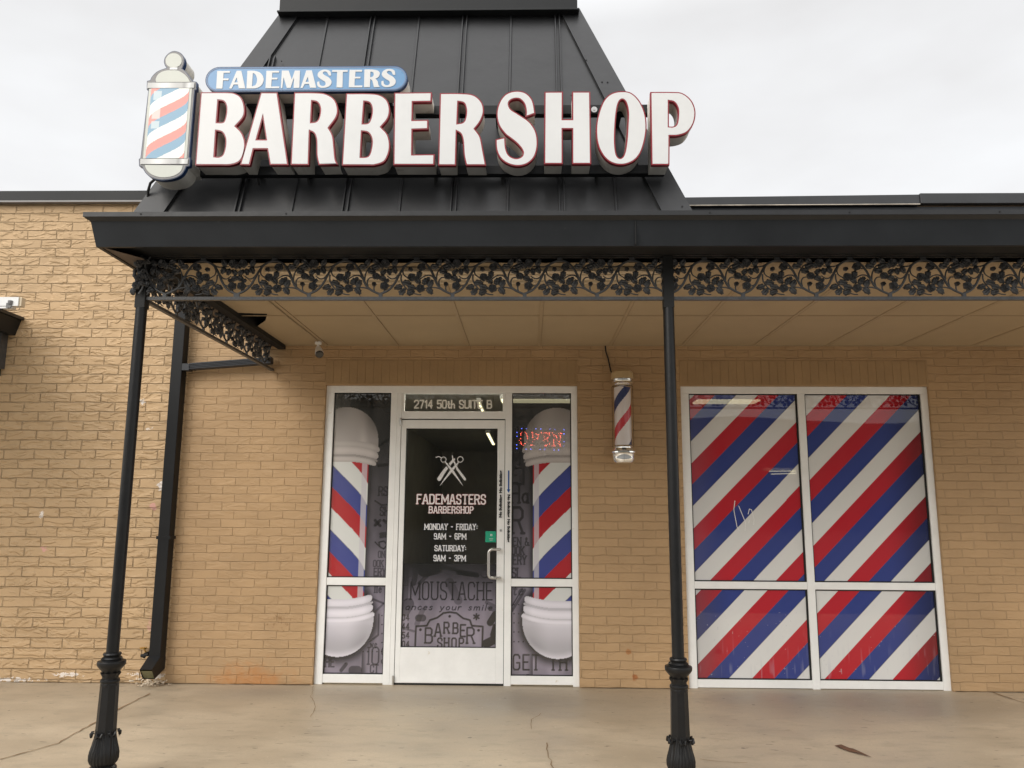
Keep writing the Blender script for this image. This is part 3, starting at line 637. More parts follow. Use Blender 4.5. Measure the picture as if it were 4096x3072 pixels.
# big printed barber pole: u = distance from the left jamb of the left light
def polef(mirror):
    XM = -.652
    R_, W_, Bl = np.array(S(178, 32, 42)[:3]), np.array(S(222, 224, 222)[:3]), np.array(S(62, 72, 145)[:3])
    def fn(X, Z):
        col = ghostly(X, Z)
        x = 2*XM-X if mirror else X
        xc, xe = -1.655, -1.343      # stripe field
        # drop shadow around the bowls and the tube
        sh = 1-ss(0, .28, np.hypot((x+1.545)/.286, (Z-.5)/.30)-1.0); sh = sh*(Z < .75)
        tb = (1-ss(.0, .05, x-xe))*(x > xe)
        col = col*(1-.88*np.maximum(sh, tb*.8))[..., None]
        # tube
        u = np.clip((x-xc)/(xe-xc), 0, 1); drop = .298*u+.046*u**8
        s_ = (1.761-(Z+drop))/.5285; ph = s_-np.floor(s_)  # 0 blue .335 red .66 white
        c = np.where((ph < .335)[..., None], Bl, np.where((ph < .66)[..., None], R_, W_))
        e = np.minimum(np.abs(ph), np.abs(ph-1))*.5285
        c = c*(1-.55*(1-ss(.001, .006, e)))[..., None]
        sx_ = (x-(-1.396))/(.043); hl = (sx_ > 0)*(sx_ < 1)*.68
        c = lerp(c, (.62, .60, .66), hl*1.0)
        inside = (x < xe)*(Z > .6)*(Z < 1.95); col = np.where((inside > 0)[..., None], c, col)
        def shade(k1, k0): return k0+(k1-k0)
        up_, lo_ = np.array(S(176, 170, 168)[:3]), np.array(S(214, 211, 220)[:3])
        # ---- upper cap
        xr = -1.268; cxx = -1.545
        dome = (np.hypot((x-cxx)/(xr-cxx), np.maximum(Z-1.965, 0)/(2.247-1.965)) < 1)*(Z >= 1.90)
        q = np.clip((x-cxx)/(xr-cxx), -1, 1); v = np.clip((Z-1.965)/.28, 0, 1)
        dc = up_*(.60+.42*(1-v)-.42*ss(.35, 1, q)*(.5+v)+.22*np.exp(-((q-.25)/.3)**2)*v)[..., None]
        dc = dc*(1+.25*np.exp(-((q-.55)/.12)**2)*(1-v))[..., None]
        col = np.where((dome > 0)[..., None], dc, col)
        cur = .055*np.clip((x-cxx)/.30, 0, 1)**2.2     # the rims curve down towards the edge
        zr = Z+cur
        def band(z0, z1, xr_, tone, lip=False):
            nonlocal col
            rr = .5*(z1-z0)
            rnd = np.clip((x-(xr_-rr))/rr, 0, 1); inb = (zr > z0)*(zr < z1)*(x < xr_)*(np.abs(zr-(z0+z1)/2)/rr < np.sqrt(1-rnd**2+1e-6))
            v_ = (zr-z0)/(z1-z0); tt = tone*(.86+.2*np.sin(np.pi*np.clip(v_, 0, 1))-.22*ss(.75, 1, np.clip((x-cxx)/(xr_-cxx), 0, 1)))
            col = np.where((inb > 0)[..., None], up_[None, None, :]*tt[..., None]*1.12, col)
        band(1.905, 1.965, -1.253, 1.0); 
        band(1.845, 1.912, -1.262, 1.18); band(1.825, 1.848, -1.268, .72); band(1.785, 1.83, -1.28, 1.15)
        # ---- lower cup
        cl = .05*np.clip((x-cxx)/.28, 0, 1)**2
        zl = Z-cl
        up2 = lo_
        def band2(z0, z1, xr_, tone):
            nonlocal col
            rr = .5*(z1-z0); rnd = np.clip((x-(xr_-rr))/rr, 0, 1)
            inb = (zl > z0)*(zl < z1)*(x < xr_)*(np.abs(zl-(z0+z1)/2)/rr < np.sqrt(1-rnd**2+1e-6))
            v_ = (zl-z0)/(z1-z0); tt = tone*(.84+.22*np.sin(np.pi*np.clip(v_, 0, 1))-.2*ss(.7, 1, np.clip((x-cxx)/(xr_-cxx), 0, 1)))
            col = np.where((inb > 0)[..., None], up2[None, None, :]*tt[..., None]*1.18, col)
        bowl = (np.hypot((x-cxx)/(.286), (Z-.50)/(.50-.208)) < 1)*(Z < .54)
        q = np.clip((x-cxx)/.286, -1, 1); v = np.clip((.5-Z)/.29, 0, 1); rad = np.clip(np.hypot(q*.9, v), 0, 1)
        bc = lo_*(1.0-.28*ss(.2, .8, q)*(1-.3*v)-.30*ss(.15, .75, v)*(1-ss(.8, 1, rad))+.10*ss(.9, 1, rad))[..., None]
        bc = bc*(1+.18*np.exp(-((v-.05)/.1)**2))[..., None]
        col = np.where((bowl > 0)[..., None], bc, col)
        band2(.595, .66, -1.275, 1.02); band2(.578, .6, -1.268, .72); band2(.515, .582, -1.266, 1.08); band2(.496, .516, -1.262, .78); band2(.47, .51, -1.252, 1.06)
        return col
    return fn
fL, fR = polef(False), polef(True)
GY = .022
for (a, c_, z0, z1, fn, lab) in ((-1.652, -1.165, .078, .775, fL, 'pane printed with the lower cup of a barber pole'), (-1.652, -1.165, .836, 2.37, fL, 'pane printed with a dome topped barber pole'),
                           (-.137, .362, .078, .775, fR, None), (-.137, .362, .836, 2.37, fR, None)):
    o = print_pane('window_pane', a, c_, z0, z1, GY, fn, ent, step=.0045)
    if lab: o['label'] = lab
MB().quad((-1.052, GY, 2.212), (-.216, GY, 2.212), (-.216, GY, 2.362), (-1.052, GY, 2.362)).build('transom_pane', m_glass, ent)
xa, za = PY(1240+848/2.048, 1520+232/2.048, 0); xb, zb = PY(1240+1492/2.048, 1520+160/2.048, 0)
wd_ = .0122; sg_ = strokes('2714 50th SUITE B', (xa+xb)/2, za+wd_/2, zb-za-wd_, 1, .2)
lo_, hi_ = min(min(q[0], q[2]) for q in sg_), max(max(q[0], q[2]) for q in sg_); f_ = (xb-xa-wd_)/(hi_-lo_)
sg_ = [((xa+xb)/2+(q[0]-(lo_+hi_)/2)*f_, q[1], (xa+xb)/2+(q[2]-(lo_+hi_)/2)*f_, q[3]) for q in sg_]
raster_mesh('lettering', xa-.006, xb+.006, za-.006, zb+.006, .0016, lambda X, Z: dist_segs(X, Z, sg_) < wd_/2, GY-.003, mat('cream_lettering', S(240, 238, 230), .5), ent)
# no-soliciting tapes
def tape(parent, xc, z0, z1, up_):
    MB().quad((xc-.021, FY0-.0055, z0), (xc+.021, FY0-.0055, z0), (xc+.021, FY0-.0055, z1), (xc-.021, FY0-.0055, z1)).build('sticker', m_sticker, parent)
    n = (z1-z0)/2
    for i in range(2):
        zc = z0+n*(i+.5)
        text_mesh('sticker_text', 'No Soliciting', xc+(.009 if up_ else -.009), FY0-.0075, zc, .03, m_ink, parent, rot=math.pi/2 if up_ else -math.pi/2, width=n*.94, off=.0022, height=.030)
tape(ent, -.160, PY(2030, 2172, 0)[1], PY(2030, 1975, 0)[1], False)
_, zt_ = PY(2030, 1882, 0); _, zb_ = PY(2033, 1972, 0)
b = MB(); b.box(-.168, -.157, FY0-.004, FY0-.0035, zb_+.025, zt_); b.quad((-.177, FY0-.004, zb_+.03), (-.1625, FY0-.004, zb_), (-.148, FY0-.004, zb_+.03)); b.build('arrow_sticker', m_bluev, ent)

# ---- door
DX0, DX1, DZ0, DZ1 = -1.071, -.197, .016, 2.138; DY = .004
b = MB()
b.box(DX0, -1.029, DY, FY1-.005, DZ0, DZ1); b.box(-.258, DX1, DY, FY1-.005, DZ0, DZ1)
b.box(-1.029, -.258, DY, FY1-.005, 2.066, DZ1); b.box(-1.029, -.258, DY, FY1-.005, DZ0, .29)
door = b.build('door', m_white, bld, bevel=.0025); door['label'] = 'white framed glass door with a kick panel'
b = MB(); b.box(-1.029, -.258, DY-.002, DY+.01, DZ0+.004, .05)
for x in (-1.01, -.65, -.28): b.lathe([(.004, 0), (.004, .003)], 8, (x, DY-.004, .03))
b.build('kick_strip', m_white, door)
b = MB(); t = .006
b.box(-1.029, -1.029+t, DY+.006, .03, .29, 2.066); b.box(-.258-t, -.258, DY+.006, .03, .29, 2.066); b.box(-1.023, -.264, DY+.006, .03, 2.06, 2.066); b.box(-1.023, -.264, DY+.006, .03, .29, .296)
b.build('gasket', m_black, door)
def doorfn(X, Z):
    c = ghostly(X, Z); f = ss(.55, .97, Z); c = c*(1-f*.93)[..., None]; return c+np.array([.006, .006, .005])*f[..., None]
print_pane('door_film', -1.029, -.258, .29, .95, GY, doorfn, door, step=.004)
MB().quad((-1.029, GY, .95), (-.258, GY, .95), (-.258, GY, 2.066), (-1.029, GY, 2.066)).build('door_glass', m_glass, door)
# gaps round the door
b = MB(); b.box(DX0-.004, DX0, DY+.01, .045, 0, 2.146); b.box(DX1, DX1+.004, DY+.01, .045, 0, 2.146); b.box(DX0, DX1, DY+.01, .045, DZ1, 2.147); b.box(DX0, DX1, DY+.005, .045, .0, .014); b.build('door_gap', m_black, ent)
# hinge / closer pivots
for (px, py) in ((745, 345),):
    x, z = PY(1240+px/2.048, 1520+py/2.048, 0); MB().lathe([(.007, -.035), (.008, -.033), (.008, .033), (.007, .035)], 12, (x, -.008, z)).build('hinge', m_steel, door, smooth=True)
x, z = PY(1240+680/2.048, 2200+1070/2.048, 0); MB().lathe([(.008, -.035), (.008, .03)], 12, (x, -.008, z+.01)).build('hinge', m_steel, door, smooth=True)
# pull handle
xh, zt_ = PY(1240+1470/2.048, 1520+1400/2.048, -.05); _, zb_ = PY(1240+1470/2.048, 1520+1610/2.048, -.05)
xe_ = -.232
pts = [(xe_, DY+.003, zt_+.012), (xe_-.0, -.03, zt_+.012)]
R = .014
zA, zB = zt_+.012, zb_-.012; P = [(xe_, DY, zA), (xe_, -.03, zA), (xe_-.002, -.044, zA)]
xm_ = xh-.006; rA = .03
for i in range(7):
    a_ = i/6*math.pi/2; P.append((xm_+rA*(1-math.sin(a_)), -.056, zA-rA*(1-math.cos(a_))))
for i in range(7):
    a_ = i/6*math.pi/2; P.append((xm_+rA*(1-math.cos(a_)), -.056, zB+rA*(1-math.sin(a_))))
P += [(xe_-.002, -.044, zB), (xe_, -.03, zB), (xe_, DY, zB)]
MB().tube(P, .0115, 12).build('handle', m_steel, door, smooth=True)
x, z = PY(1240+1563/2.048, 1520+1232/2.048, 0)
b = MB(); b.tube([(x, DY, z), (x, DY-.008, z)], .011, 20); b.build('lock', m_steel, door, smooth=True)
MB().box(x-.0015, x+.0015, DY-.0095, DY-.008, z-.005, z+.003).build('keyhole', m_black, door)
tape(door, -.2285, PY(1600+1220/3.017, 1750+975/3.017, 0)[1], PY(1600+1240/3.017, 1750+390/3.017, 0)[1], True)
# green sticker
T7 = lambda px, py: PY(1600+px/3.017, 1750+py/3.017, 0)
(xa, za), (xb, zb) = T7(1028, 1265), T7(1165, 1133); xb = -.259
B(xa, xb, GY-.003, GY-.002, za, zb).build('sticker', m_green, door)['label'] = 'green payment sticker at the glass edge'
xc, zc = T7(1100, 1178); B(xc-.008, xc+.008, GY-.0045, GY-.0035, zc-.008, zc+.008).build('sticker_badge', m_sticker, door)
text_mesh('sticker_text', '$', xc, GY-.006, zc-.0055, .016, m_green, door)
xc, zc = T7(1098, 1224); B(xc-.017, xc+.017, GY-.0045, GY-.0035, zc-.0015, zc+.0015).build('sticker_text', m_sticker, door)
xc, zc = T7(1098, 1242); B(xc-.012, xc+.012, GY-.0045, GY-.0035, zc-.001, zc+.001).build('sticker_text', m_sticker, door)
# lettering on the door
def slabtext(txt, p0, p1, wd, outline, omat, name='lettering', serif=.07, gap=.24, fit=True):
    (xa, za), (xb, zb) = T7(*p0), T7(*p1)   # bottom-left, top-right
    h = zb-za-wd; z = za+wd/2; xm = (xa+xb)/2
    sg = strokes(txt, xm, z, h, .9, gap, serif)
    lo, hi = min(min(q[0], q[2]) for q in sg), max(max(q[0], q[2]) for q in sg); f = (xb-xa-wd)/(hi-lo)
    sg = [(xm+(q[0]-(lo+hi)/2)*f, q[1], xm+(q[2]-(lo+hi)/2)*f, q[3]) for q in sg]
    if outline: raster_mesh(name, xa-.008, xb+.008, za-.008, zb+.008, .0016, lambda X, Z: dist_segs(X, Z, sg) < wd/2+outline, GY-.002, omat, door)
    raster_mesh(name, xa-.008, xb+.008, za-.008, zb+.008, .0016, lambda X, Z: dist_segs(X, Z, sg) < wd/2, GY-.0032, m_vinyl, door)
slabtext('FADEMASTERS', (188, 805), (1036, 685), .0110, .0020, m_pink)
slabtext('BARBERSHOP', (338, 915), (886, 830), .0078, .0016, m_pink)
slabtext('MONDAY - FRIDAY:', (285, 1115), (932, 1042), .0066, .0010, m_bvinyl)
slabtext('9AM - 6PM', (405, 1230), (803, 1157), .0066, .0010, m_bvinyl)
slabtext('SATURDAY:', (412, 1373), (795, 1302), .0066, .0010, m_bvinyl)
slabtext('9AM - 3PM', (400, 1494), (798, 1420), .0066, .0010, m_bvinyl)
def logo(X, Z):
    mk = np.zeros(X.shape, bool)
    def tap(p, q, w0, w1):
        (ax, az), (bx, bz) = T7(*p), T7(*q); dx, dz_ = bx-ax, bz-az; L2 = dx*dx+dz_*dz_; t = np.clip(((X-ax)*dx+(Z-az)*dz_)/L2, 0, 1)
        s_ = 1/3.017/485; return np.hypot(X-ax-t*dx, Z-az-t*dz_) < (w0*(1-t)+w1*t)*s_/2
    for cx_, cy_, r in ((522, 265, 32), (725, 263, 34)):
        x, z = T7(cx_, cy_); rr = r/3.017/485; D = np.hypot(X-x, Z-z); mk |= np.abs(D-rr) < .0030
    gap = tap((545, 300), (755, 580), 34, 16) | tap((705, 298), (480, 580), 34, 16)
    raz = tap((650, 262), (585, 335), 26, 34) | tap((585, 335), (520, 420), 34, 42) | tap((520, 420), (470, 500), 42, 48) | tap((642, 275), (690, 380), 18, 22) | tap((690, 380), (780, 502), 26, 30) | tap((630, 217), (634, 262), 8, 16)
    mk |= raz & ~(tap((545, 295), (700, 500), 44, 40))
    mk |= tap((543, 293), (625, 395), 12, 32) | tap((625, 395), (757, 580), 32, 3) | tap((707, 293), (620, 395), 12, 32) | tap((620, 395), (478, 580), 32, 3)
    mk |= tap((495, 243), (465, 227), 9, 9) | tap((465, 227), (428, 238), 9, 12)
    return mk
(xa, za), (xb, zb) = T7(420, 590), T7(800, 210)
raster_mesh('logo', xa, xb, za, zb, .0016, logo, GY-.003, m_vinyl, door)

# ---- display window
WX0, WX1 = 1.2795, 3.3455
b = MB()
b.box(WX0, WX1, FY0, FY1, 2.368, 2.4295); b.box(WX0, 1.352, FY0-.002, FY1, -.004, 2.368); b.box(3.288, WX1, FY0-.002, FY1, -.004, 2.368)
b.box(2.262, 2.322, FY0-.001, FY1, -.004, 2.368)
for (a, c_) in ((1.352, 2.262), (2.322, 3.288)):
    b.box(a, c_, FY0+.004, FY1, .768, .826); b.box(a, c_, FY0+.003, FY1, .004, .066)
dw = b.build('display_window', m_white, bld, bevel=.003); dw['label'] = 'white framed display window covered in red, white and blue stripes'
b = MB(); t = .009
for (a, c_) in ((1.352, 2.262), (2.322, 3.288)):
    for (z0, z1) in ((.066, .768), (.826, 2.368)):
        b = MB(); b.box(a, a+t, .014, .03, z0, z1); b.box(c_-t*1.6, c_, .014, .03, z0, z1); b.box(a+t, c_-t*1.6, .014, .03, z0, z0+t); b.box(a+t, c_-t*1.6, .014, .03, z1-t, z1)
        b.build('gasket', m_black, dw)
def stripes(shift, seed, bot):
    R_, W_, Bl = np.array(S(194, 30, 46)[:3]), np.array(S(232, 232, 230)[:3]), np.array(S(50, 66, 140)[:3])
    def fn(X, Z):
        u = (X-shift)-(Z-.827)*1.0
        s_ = (u-1.476)/.5345; ph = s_-np.floor(s_)   # red, blue, white
        c = np.where((ph < .325)[..., None], R_, np.where((ph < .655)[..., None], Bl, W_))
        e = np.abs(ph-.655)*.5345; c = c*(1-.6*(1-ss(.001, .005, e)))[..., None]
        e = np.minimum(np.abs(ph-.325), 1)*.5345; c = lerp(c, (.25, .12, .14), (1-ss(0, .003, e))*.5)
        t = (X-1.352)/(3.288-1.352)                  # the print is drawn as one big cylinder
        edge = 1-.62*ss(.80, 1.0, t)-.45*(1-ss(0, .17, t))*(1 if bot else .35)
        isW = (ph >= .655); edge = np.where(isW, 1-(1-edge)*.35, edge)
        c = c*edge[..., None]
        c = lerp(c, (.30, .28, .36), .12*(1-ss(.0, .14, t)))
        if bot:
            n = vnoise(X, Z, 60, seed); m_ = ((n > .965)*(Z < .6)).astype(float); c = lerp(c, (.5, .5, .55), m_*.5)
            n = vnoise(X*6, Z*.7, 10, seed+3); c = lerp(c, (.45, .45, .55), ss(.75, 1, n)*.25*(1-ss(.1, .5, Z)))
        return c
    return fn
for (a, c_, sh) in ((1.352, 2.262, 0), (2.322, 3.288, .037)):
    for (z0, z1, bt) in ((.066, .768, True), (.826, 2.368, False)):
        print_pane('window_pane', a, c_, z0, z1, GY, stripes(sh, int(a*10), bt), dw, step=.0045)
# the pale chalk scrawl on the glass
def r8(x, y): return PY(2300+x/1.168, 1380+y/1.168, 0)
scr = [[(750, 728), (745, 770), (760, 850), (793, 905)], [(768, 752), (800, 830), (797, 875)], [(812, 790), (818, 766), (828, 770), (840, 815), (838, 840)], [(818, 820), (815, 832)]]
sg = []
for pl in scr:
    q = [r8(*p) for p in pl]; sg += [(*q[i], *q[i+1]) for i in range(len(q)-1)]
xs = [q[0] for q in sg]; zs = [q[1] for q in sg]
raster_mesh('scrawl', min(xs)-.03, max(xs)+.03, min(zs)-.03, max(zs)+.03, .002, lambda X, Z: dist_segs(X, Z, sg) < .0028, GY-.002, m_sticker, dw)

# ---- interior seen dimly through the glass
rm = MB(); X0, X1, Y0, Y1, Z0, Z1 = -2.1, 8.9, .055, 12.5, -.05, 2.8
rm.quad((X0, Y1, Z0), (X1, Y1, Z0), (X1, Y1, Z1), (X0, Y1, Z1)); rm.quad((X0, Y0, Z0), (X0, Y1, Z0), (X0, Y1, Z1), (X0, Y0, Z1)); rm.quad((X1, Y0, Z0), (X1, Y1, Z0), (X1, Y1, Z1), (X1, Y0, Z1)); rm.quad((X0, Y0, Z1), (X1, Y0, Z1), (X1, Y1, Z1), (X0, Y1, Z1))
o = rm.build('interior', m_room); o['kind'] = 'structure'
B(-1.2, .2, .9, 1.7, 2.74, 2.79).build('lamp', mat('added_fill_light', (.8, .8, .8), .4, emit=(1, .95, .82, 1), es=16), o)  # added fill light, out of view, brightens the room behind the door glass
o = MB().quad((X0, Y0, Z0), (X1, Y0, Z0), (X1, Y1, Z0), (X0, Y1, Z0)).build('interior_floor', m_roomfloor); o['kind'] = 'structure'
def lamp(x0, x1, y0, y1, label):
    t_ = thing('ceiling_light', label, 'light', ((x0+x1)/2, (y0+y1)/2, 2.76), 'fluorescent lights inside the shop')
    B(x0, x1, y0, y1, 2.735, 2.79).build('housing', m_camw, t_)
    B(x0+.02, x1-.02, y0+.02, y1-.02, 2.72, 2.733).build('tube', m_lamp, t_)
lamp(-.35, .7, 2.9, 3.2, 'yellowish ceiling light seen through the right side light above the open sign')
lamp(2.05, 2.85, 2.9, 3.25, 'yellowish ceiling light seen through the top of the striped window')
lamp(-.655, -.60, 3.2, 4.3, 'thin ceiling light seen through the transom by the suite lettering')
lamp(-.76, -.68, 7.2, 9.6, 'far ceiling light seen through the top right corner of the door')
(xa, za), (xb, zb) = PY(3077, 1903, 3.2), PY(3182, 1884, 3.2)
t_ = thing('hanging_light', 'twin tube light seen through the middle of the striped window', 'light', ((xa+xb)/2, 3.3, zb))
B(xa-.03, xb+.02, 3.22, 3.34, zb+.01, zb+.04).build('housing', m_camw, t_)
for i in range(2): MB().tube([(xa+i*.02, 3.2, zb-.005-i*.035), (xb+i*.01, 3.2, zb-.0-i*.028)], .007, 8).build('tube', m_lamp, t_)

# ---- open sign (led dots) behind the printed side light
T8 = lambda px, py: PY(2040+px/8.508, 1680+py/8.508, .045)
red = [(405,425),(362,465),(370,515),(362,632),(318,690),(370,750),(350,800),(385,800),(455,855),(515,420),(515,460),(552,465),(530,520),(580,520),(545,575),(590,575),(548,632),(595,635),(575,750),(512,800),(395,830),
 (775,428),(770,480),(735,535),(775,535),(775,590),(730,640),(825,662),(720,750),(770,750),(722,802),(715,855),(765,852),(810,865),(885,472),(925,505),(965,500),(972,557),(950,605),(920,640),(670,852),(730,690),(730,480),(730,428),
 (1065,432),(1160,440),(1205,440),(1245,440),(1285,470),(1338,442),(1345,487),(1357,530),(1112,548),(1157,550),(1155,603),(1290,605),(1262,630),(1258,678),(1285,715),(1105,705),(1145,710),(1108,757),(1355,780),(1338,825),(1280,843),(1190,872),(1235,872),(1055,866),(1195,655),(1110,655),(1110,810),
 (1448,440),(1490,500),(1495,557),(1578,547),(1595,590),(1580,645),(1597,697),(1490,668),(1487,720),(1485,775),(1487,825),(1440,883),(1490,883),(1530,885),(1660,457),(1712,455),(1757,460),(1712,512),(1712,565),(1712,612),(1710,675),(1670,738),(1645,797),(1675,840),(1705,885),(1705,830),(1540,520)]
blu = [(400,292),(558,292),(880,300),(1038,307),(1360,308),(1523,322),(1838,328),(237,423),(237,555),(228,845),(545,990),(1028,1003),(1185,1000),(1505,1018),(1663,1020),(1838,465),(1835,735),(1833,887),(710,985),(230,970)]
opn = thing('open_sign', 'lit dot sign reading OPEN in red inside the right side light', 'open sign', (*[T8(1040, 650)[0]], .05, T8(1040, 650)[1]))
def dots(lst, name, m, r):
    b = MB()
    for p in lst:
        x, z = T8(*p); rr = r*random.uniform(.7, 1.15)
        b.lathe([(rr*.4, -rr*.9), (rr*.9, -rr*.4), (rr*.9, rr*.4), (rr*.4, rr*.9)], 6, (x, .045, z))
    b.build(name, m, opn)
red = [p for p in red if not (p[0] in (735, 720, 722, 715, 730, 1112, 1105, 1108, 1110) and 450 < p[1] < 840) and p not in ((1055,866),(670,852),(515,460),(530,520),(548,632),(545,575))]
dots(red, 'red_dots', m_ledr, .0034); dots(blu, 'blue_dots', m_ledb, .0042)
(xa, za), (xb, zb) = T8(160, 1080), T8(1930, 220); B(xa, xb, .052, .07, za, zb).build('board', m_black, opn)

# ------------------------------------------------------------------ canopy
cx0, cx1 = -2.2955, 5.2
can = thing('canopy', 'charcoal metal walkway canopy with a boxed fascia and tan tiled ceiling', 'canopy', (1.4, -1.3, 2.757))
e, e2 = .027, .055
def fasc(x, y, dx, z0, z1, t=.02): pass
b = MB()
F0 = [(cx0, -2.6, 2.757), (cx0-e, -2.6-e, 2.89)]
# front, left side: sloped boards with thickness
def board(p, q, r, s_, n, t=.02):
    n = Vector(n)*t; A = [Vector(v) for v in (p, q, r, s_)]; Bk = [v+n for v in A]
    b.add([*A, *Bk], [(0, 1, 2, 3), (7, 6, 5, 4), (0, 4, 5, 1), (1, 5, 6, 2), (2, 6, 7, 3), (3, 7, 4, 0)])
board((cx0, -2.6, 2.757), (cx1, -2.6, 2.757), (cx1, -2.6-e, 2.89), (cx0-e, -2.6-e, 2.89), (0, 1, 0))
board((cx0, -.035, 2.757), (cx0, -2.58, 2.757), (cx0-e, -2.58, 2.89), (cx0-e, -.035, 2.89), (1, 0, 0))
fas = b.build('fascia', m_dustf, can)
b = MB(); xs_ = PY(2541, 950, -2.61)[0]
b.box(xs_-.0015, xs_+.0015, -2.6315, -2.60, 2.76, 2.888); b.build('seam', m_black, fas)
for z in (2.783, 2.865):
    yy = -2.6-e*(z-2.757)/.133-.001; MB().tube([(xs_+.012, yy, z), (xs_+.012, yy-.002, z)], .003, 8).build('screw', m_dark, fas)
# drip edge
b = MB(); b.box(cx0-e2, cx1, -2.6-e2, -2.56, 2.905, 2.930); b.box(cx0-e2, cx0+.04, -2.56, -.035, 2.905, 2.930)
b.add([(cx0-e2+.004, -2.6-e2+.004, 2.905), (cx1, -2.6-e2+.004, 2.905), (cx1, -2.6-e, 2.888), (cx0-e, -2.6-e, 2.888)], [(0, 1, 2, 3)])
b.add([(cx0-e2+.004, -2.6-e2+.004, 2.905), (cx0-e, -2.6-e, 2.888), (cx0-e, -.035, 2.888), (cx0-e2+.004, -.035, 2.905)], [(0, 1, 2, 3)])
dr = b.build('drip_edge', m_roof, can)
for px in (562, 1143, 2841, 3400, 4002): x = PY(px, 860, -2.657)[0]; MB().tube([(x, -2.655, 2.918), (x, -2.659, 2.918)], .004, 8).build('screw', m_black, dr)
# roof deck (low slope up to the wall)
b = MB(); b.quad((cx0-e2+.01, -2.64, 2.926), (cx1, -2.64, 2.926), (cx1, -.06, 3.3), (cx0-e2+.01, -.06, 3.3)); b.quad((cx0-.03, -2.6, 2.926), (cx0-.03, -.06, 3.298), (cx0-.03, -.06, 2.92)); b.build('roof_deck', m_roof, can)
# outer soffit strips
b = MB(); b.quad((cx0+.02, -2.58, 2.762), (-2.15, -2.40, 2.762), (-2.15, -.035, 2.762), (cx0+.02, -.035, 2.762)); b.build('soffit', m_soffit, can)
b = MB(); b.quad((cx0+.03, -2.58, 2.80), (cx1, -2.58, 2.80), (cx1, -2.34, 2.80), (cx0+.03, -2.34, 2.80)); b.build('soffit', m_black, can)
# header beams
b = MB(); b.box(-2.215, cx1, -2.34, -2.27, 2.797, 2.905); b.box(-2.215, -2.145, -2.27, -.035, 2.772, 2.905); b.build('header_beam', m_black, can)
b = MB(); b.box(-2.145, -2.08, -2.27, -.035, 2.738, 2.905); b.build('header_beam', m_black, can)
# ceiling with broken corner tile
hole = [PZ(935, 1252, 2.772), PZ(1069, 1256, 2.772), PZ(1062, 1283, 2.772), PZ(1020, 1312, 2.772), PZ(1004, 1303, 2.772)]
outer = [(-2.13, -2.27), (cx1, -2.27), (cx1, WY-.002), (-2.13, WY-.002)]
me = curve_mesh(orient([outer, hole]), .0); me.name = 'ceiling'
for v in me.vertices: v.co.z = 2.774
me.materials.clear(); me.materials.append(m_ceil); ceil = bpy.data.objects.new('ceiling', me); link(ceil, can)
B(-2.12, cx1, -2.26, -.05, 2.84, 2.85).build('plenum', m_black, can)
b = MB(); GX = [-2.33+.6055*i for i in range(13)]
for i, x in enumerate(GX[1:]): b.box(x-.011, x+.011, -2.27, WY-.002, 2.770, 2.7735)
for i in range(len(GX)-1): b.box(max(GX[i], -2.13)+.011, GX[i+1]-.011, -1.072, -1.058, 2.7705, 2.7735)
b.box(-2.125, cx1, WY-.02, WY-.002, 2.7695, 2.7735)
b.build('ceiling_bar', m_ceilbar, ceil)
b = MB()
for i, x in enumerate(GX[1:]):
    s1 = 1 if x > .3 else -1
    b.box(x+.0115, x+.0135, -2.27, WY-.02, 2.7698, 2.7738)
for i in range(len(GX)-1): b.box(max(GX[i], -2.13)+.014, GX[i+1]-.014, -1.0578, -1.0562-.001+.001*random.random(), 2.7698, 2.7738)
b.build('shadow_gap', mat('tile_gap', (.26, .19, .115), .8), ceil)
# cream trim box under the ceiling, near the front
t_ = thing('trim_box', 'long cream moulded box fixed under the canopy ceiling behind the ironwork', 'trim', (-.35, -2.08, 2.76))
b = MB(); b.box(-1.52, .83, -2.19, -2.0, 2.752, 2.769); b.box(-1.53, .84, -2.205, -2.19, 2.744, 2.769); b.box(-1.53, .84, -2.0, -1.985, 2.737, 2.769); b.box(-1.50, .82, -2.12, -2.10, 2.746, 2.752); b.build('moulding', m_cream, t_, bevel=.002)

# ------------------------------------------------------------------ ironwork frieze
K = 2721*1.0
def q2(x, y): return ((x-640)/K, (572-y)/2488)     # local metres: along, up (0 = top of the rail)
PL = 1556/K+.004                                  # .576 panel length
RAILZ = 2.5665; PH = .23
def leafmesh(b, cx, cz, L, ang, y=0, wid=.62):
    n = 14; o_ = []; ca, sa = math.cos(ang), math.sin(ang)
    for i in range(n):
        t = 2*math.pi*i/n; r = 1+(.13 if i % 2 else -.07); u, v = .5*L*math.cos(t)*r, .5*L*wid*math.sin(t)*r*(1-.25*math.cos(t))
        o_.append((cx+u*ca-v*sa, y-.001, cz+u*sa+v*ca))
    inn = []
    for i in range(n):
        t = 2*math.pi*i/n; u, v = .27*L*math.cos(t), .27*L*wid*math.sin(t); h = .010 if i % 7 else .000
        inn.append((cx+u*ca-v*sa, y-h, cz+u*sa+v*ca))
    a = (cx-.3*L*ca, y-.003, cz-.3*L*sa); c_ = (cx, y-.0035, cz)
    f = [(i, (i+1) % n, n+(i+1) % n, n+i) for i in range(n)]+[(n+i, n+(i+1) % n, 2*n) for i in range(n)]
    bk = [(p[0], y+.004, p[2]) for p in o_]
    b.add(o_+inn+[c_]+bk, f+[((i+1) % n, i, 2*n+1+i, 2*n+1+(i+1) % n) for i in range(n)]+[tuple(range(3*n, 2*n, -1))])
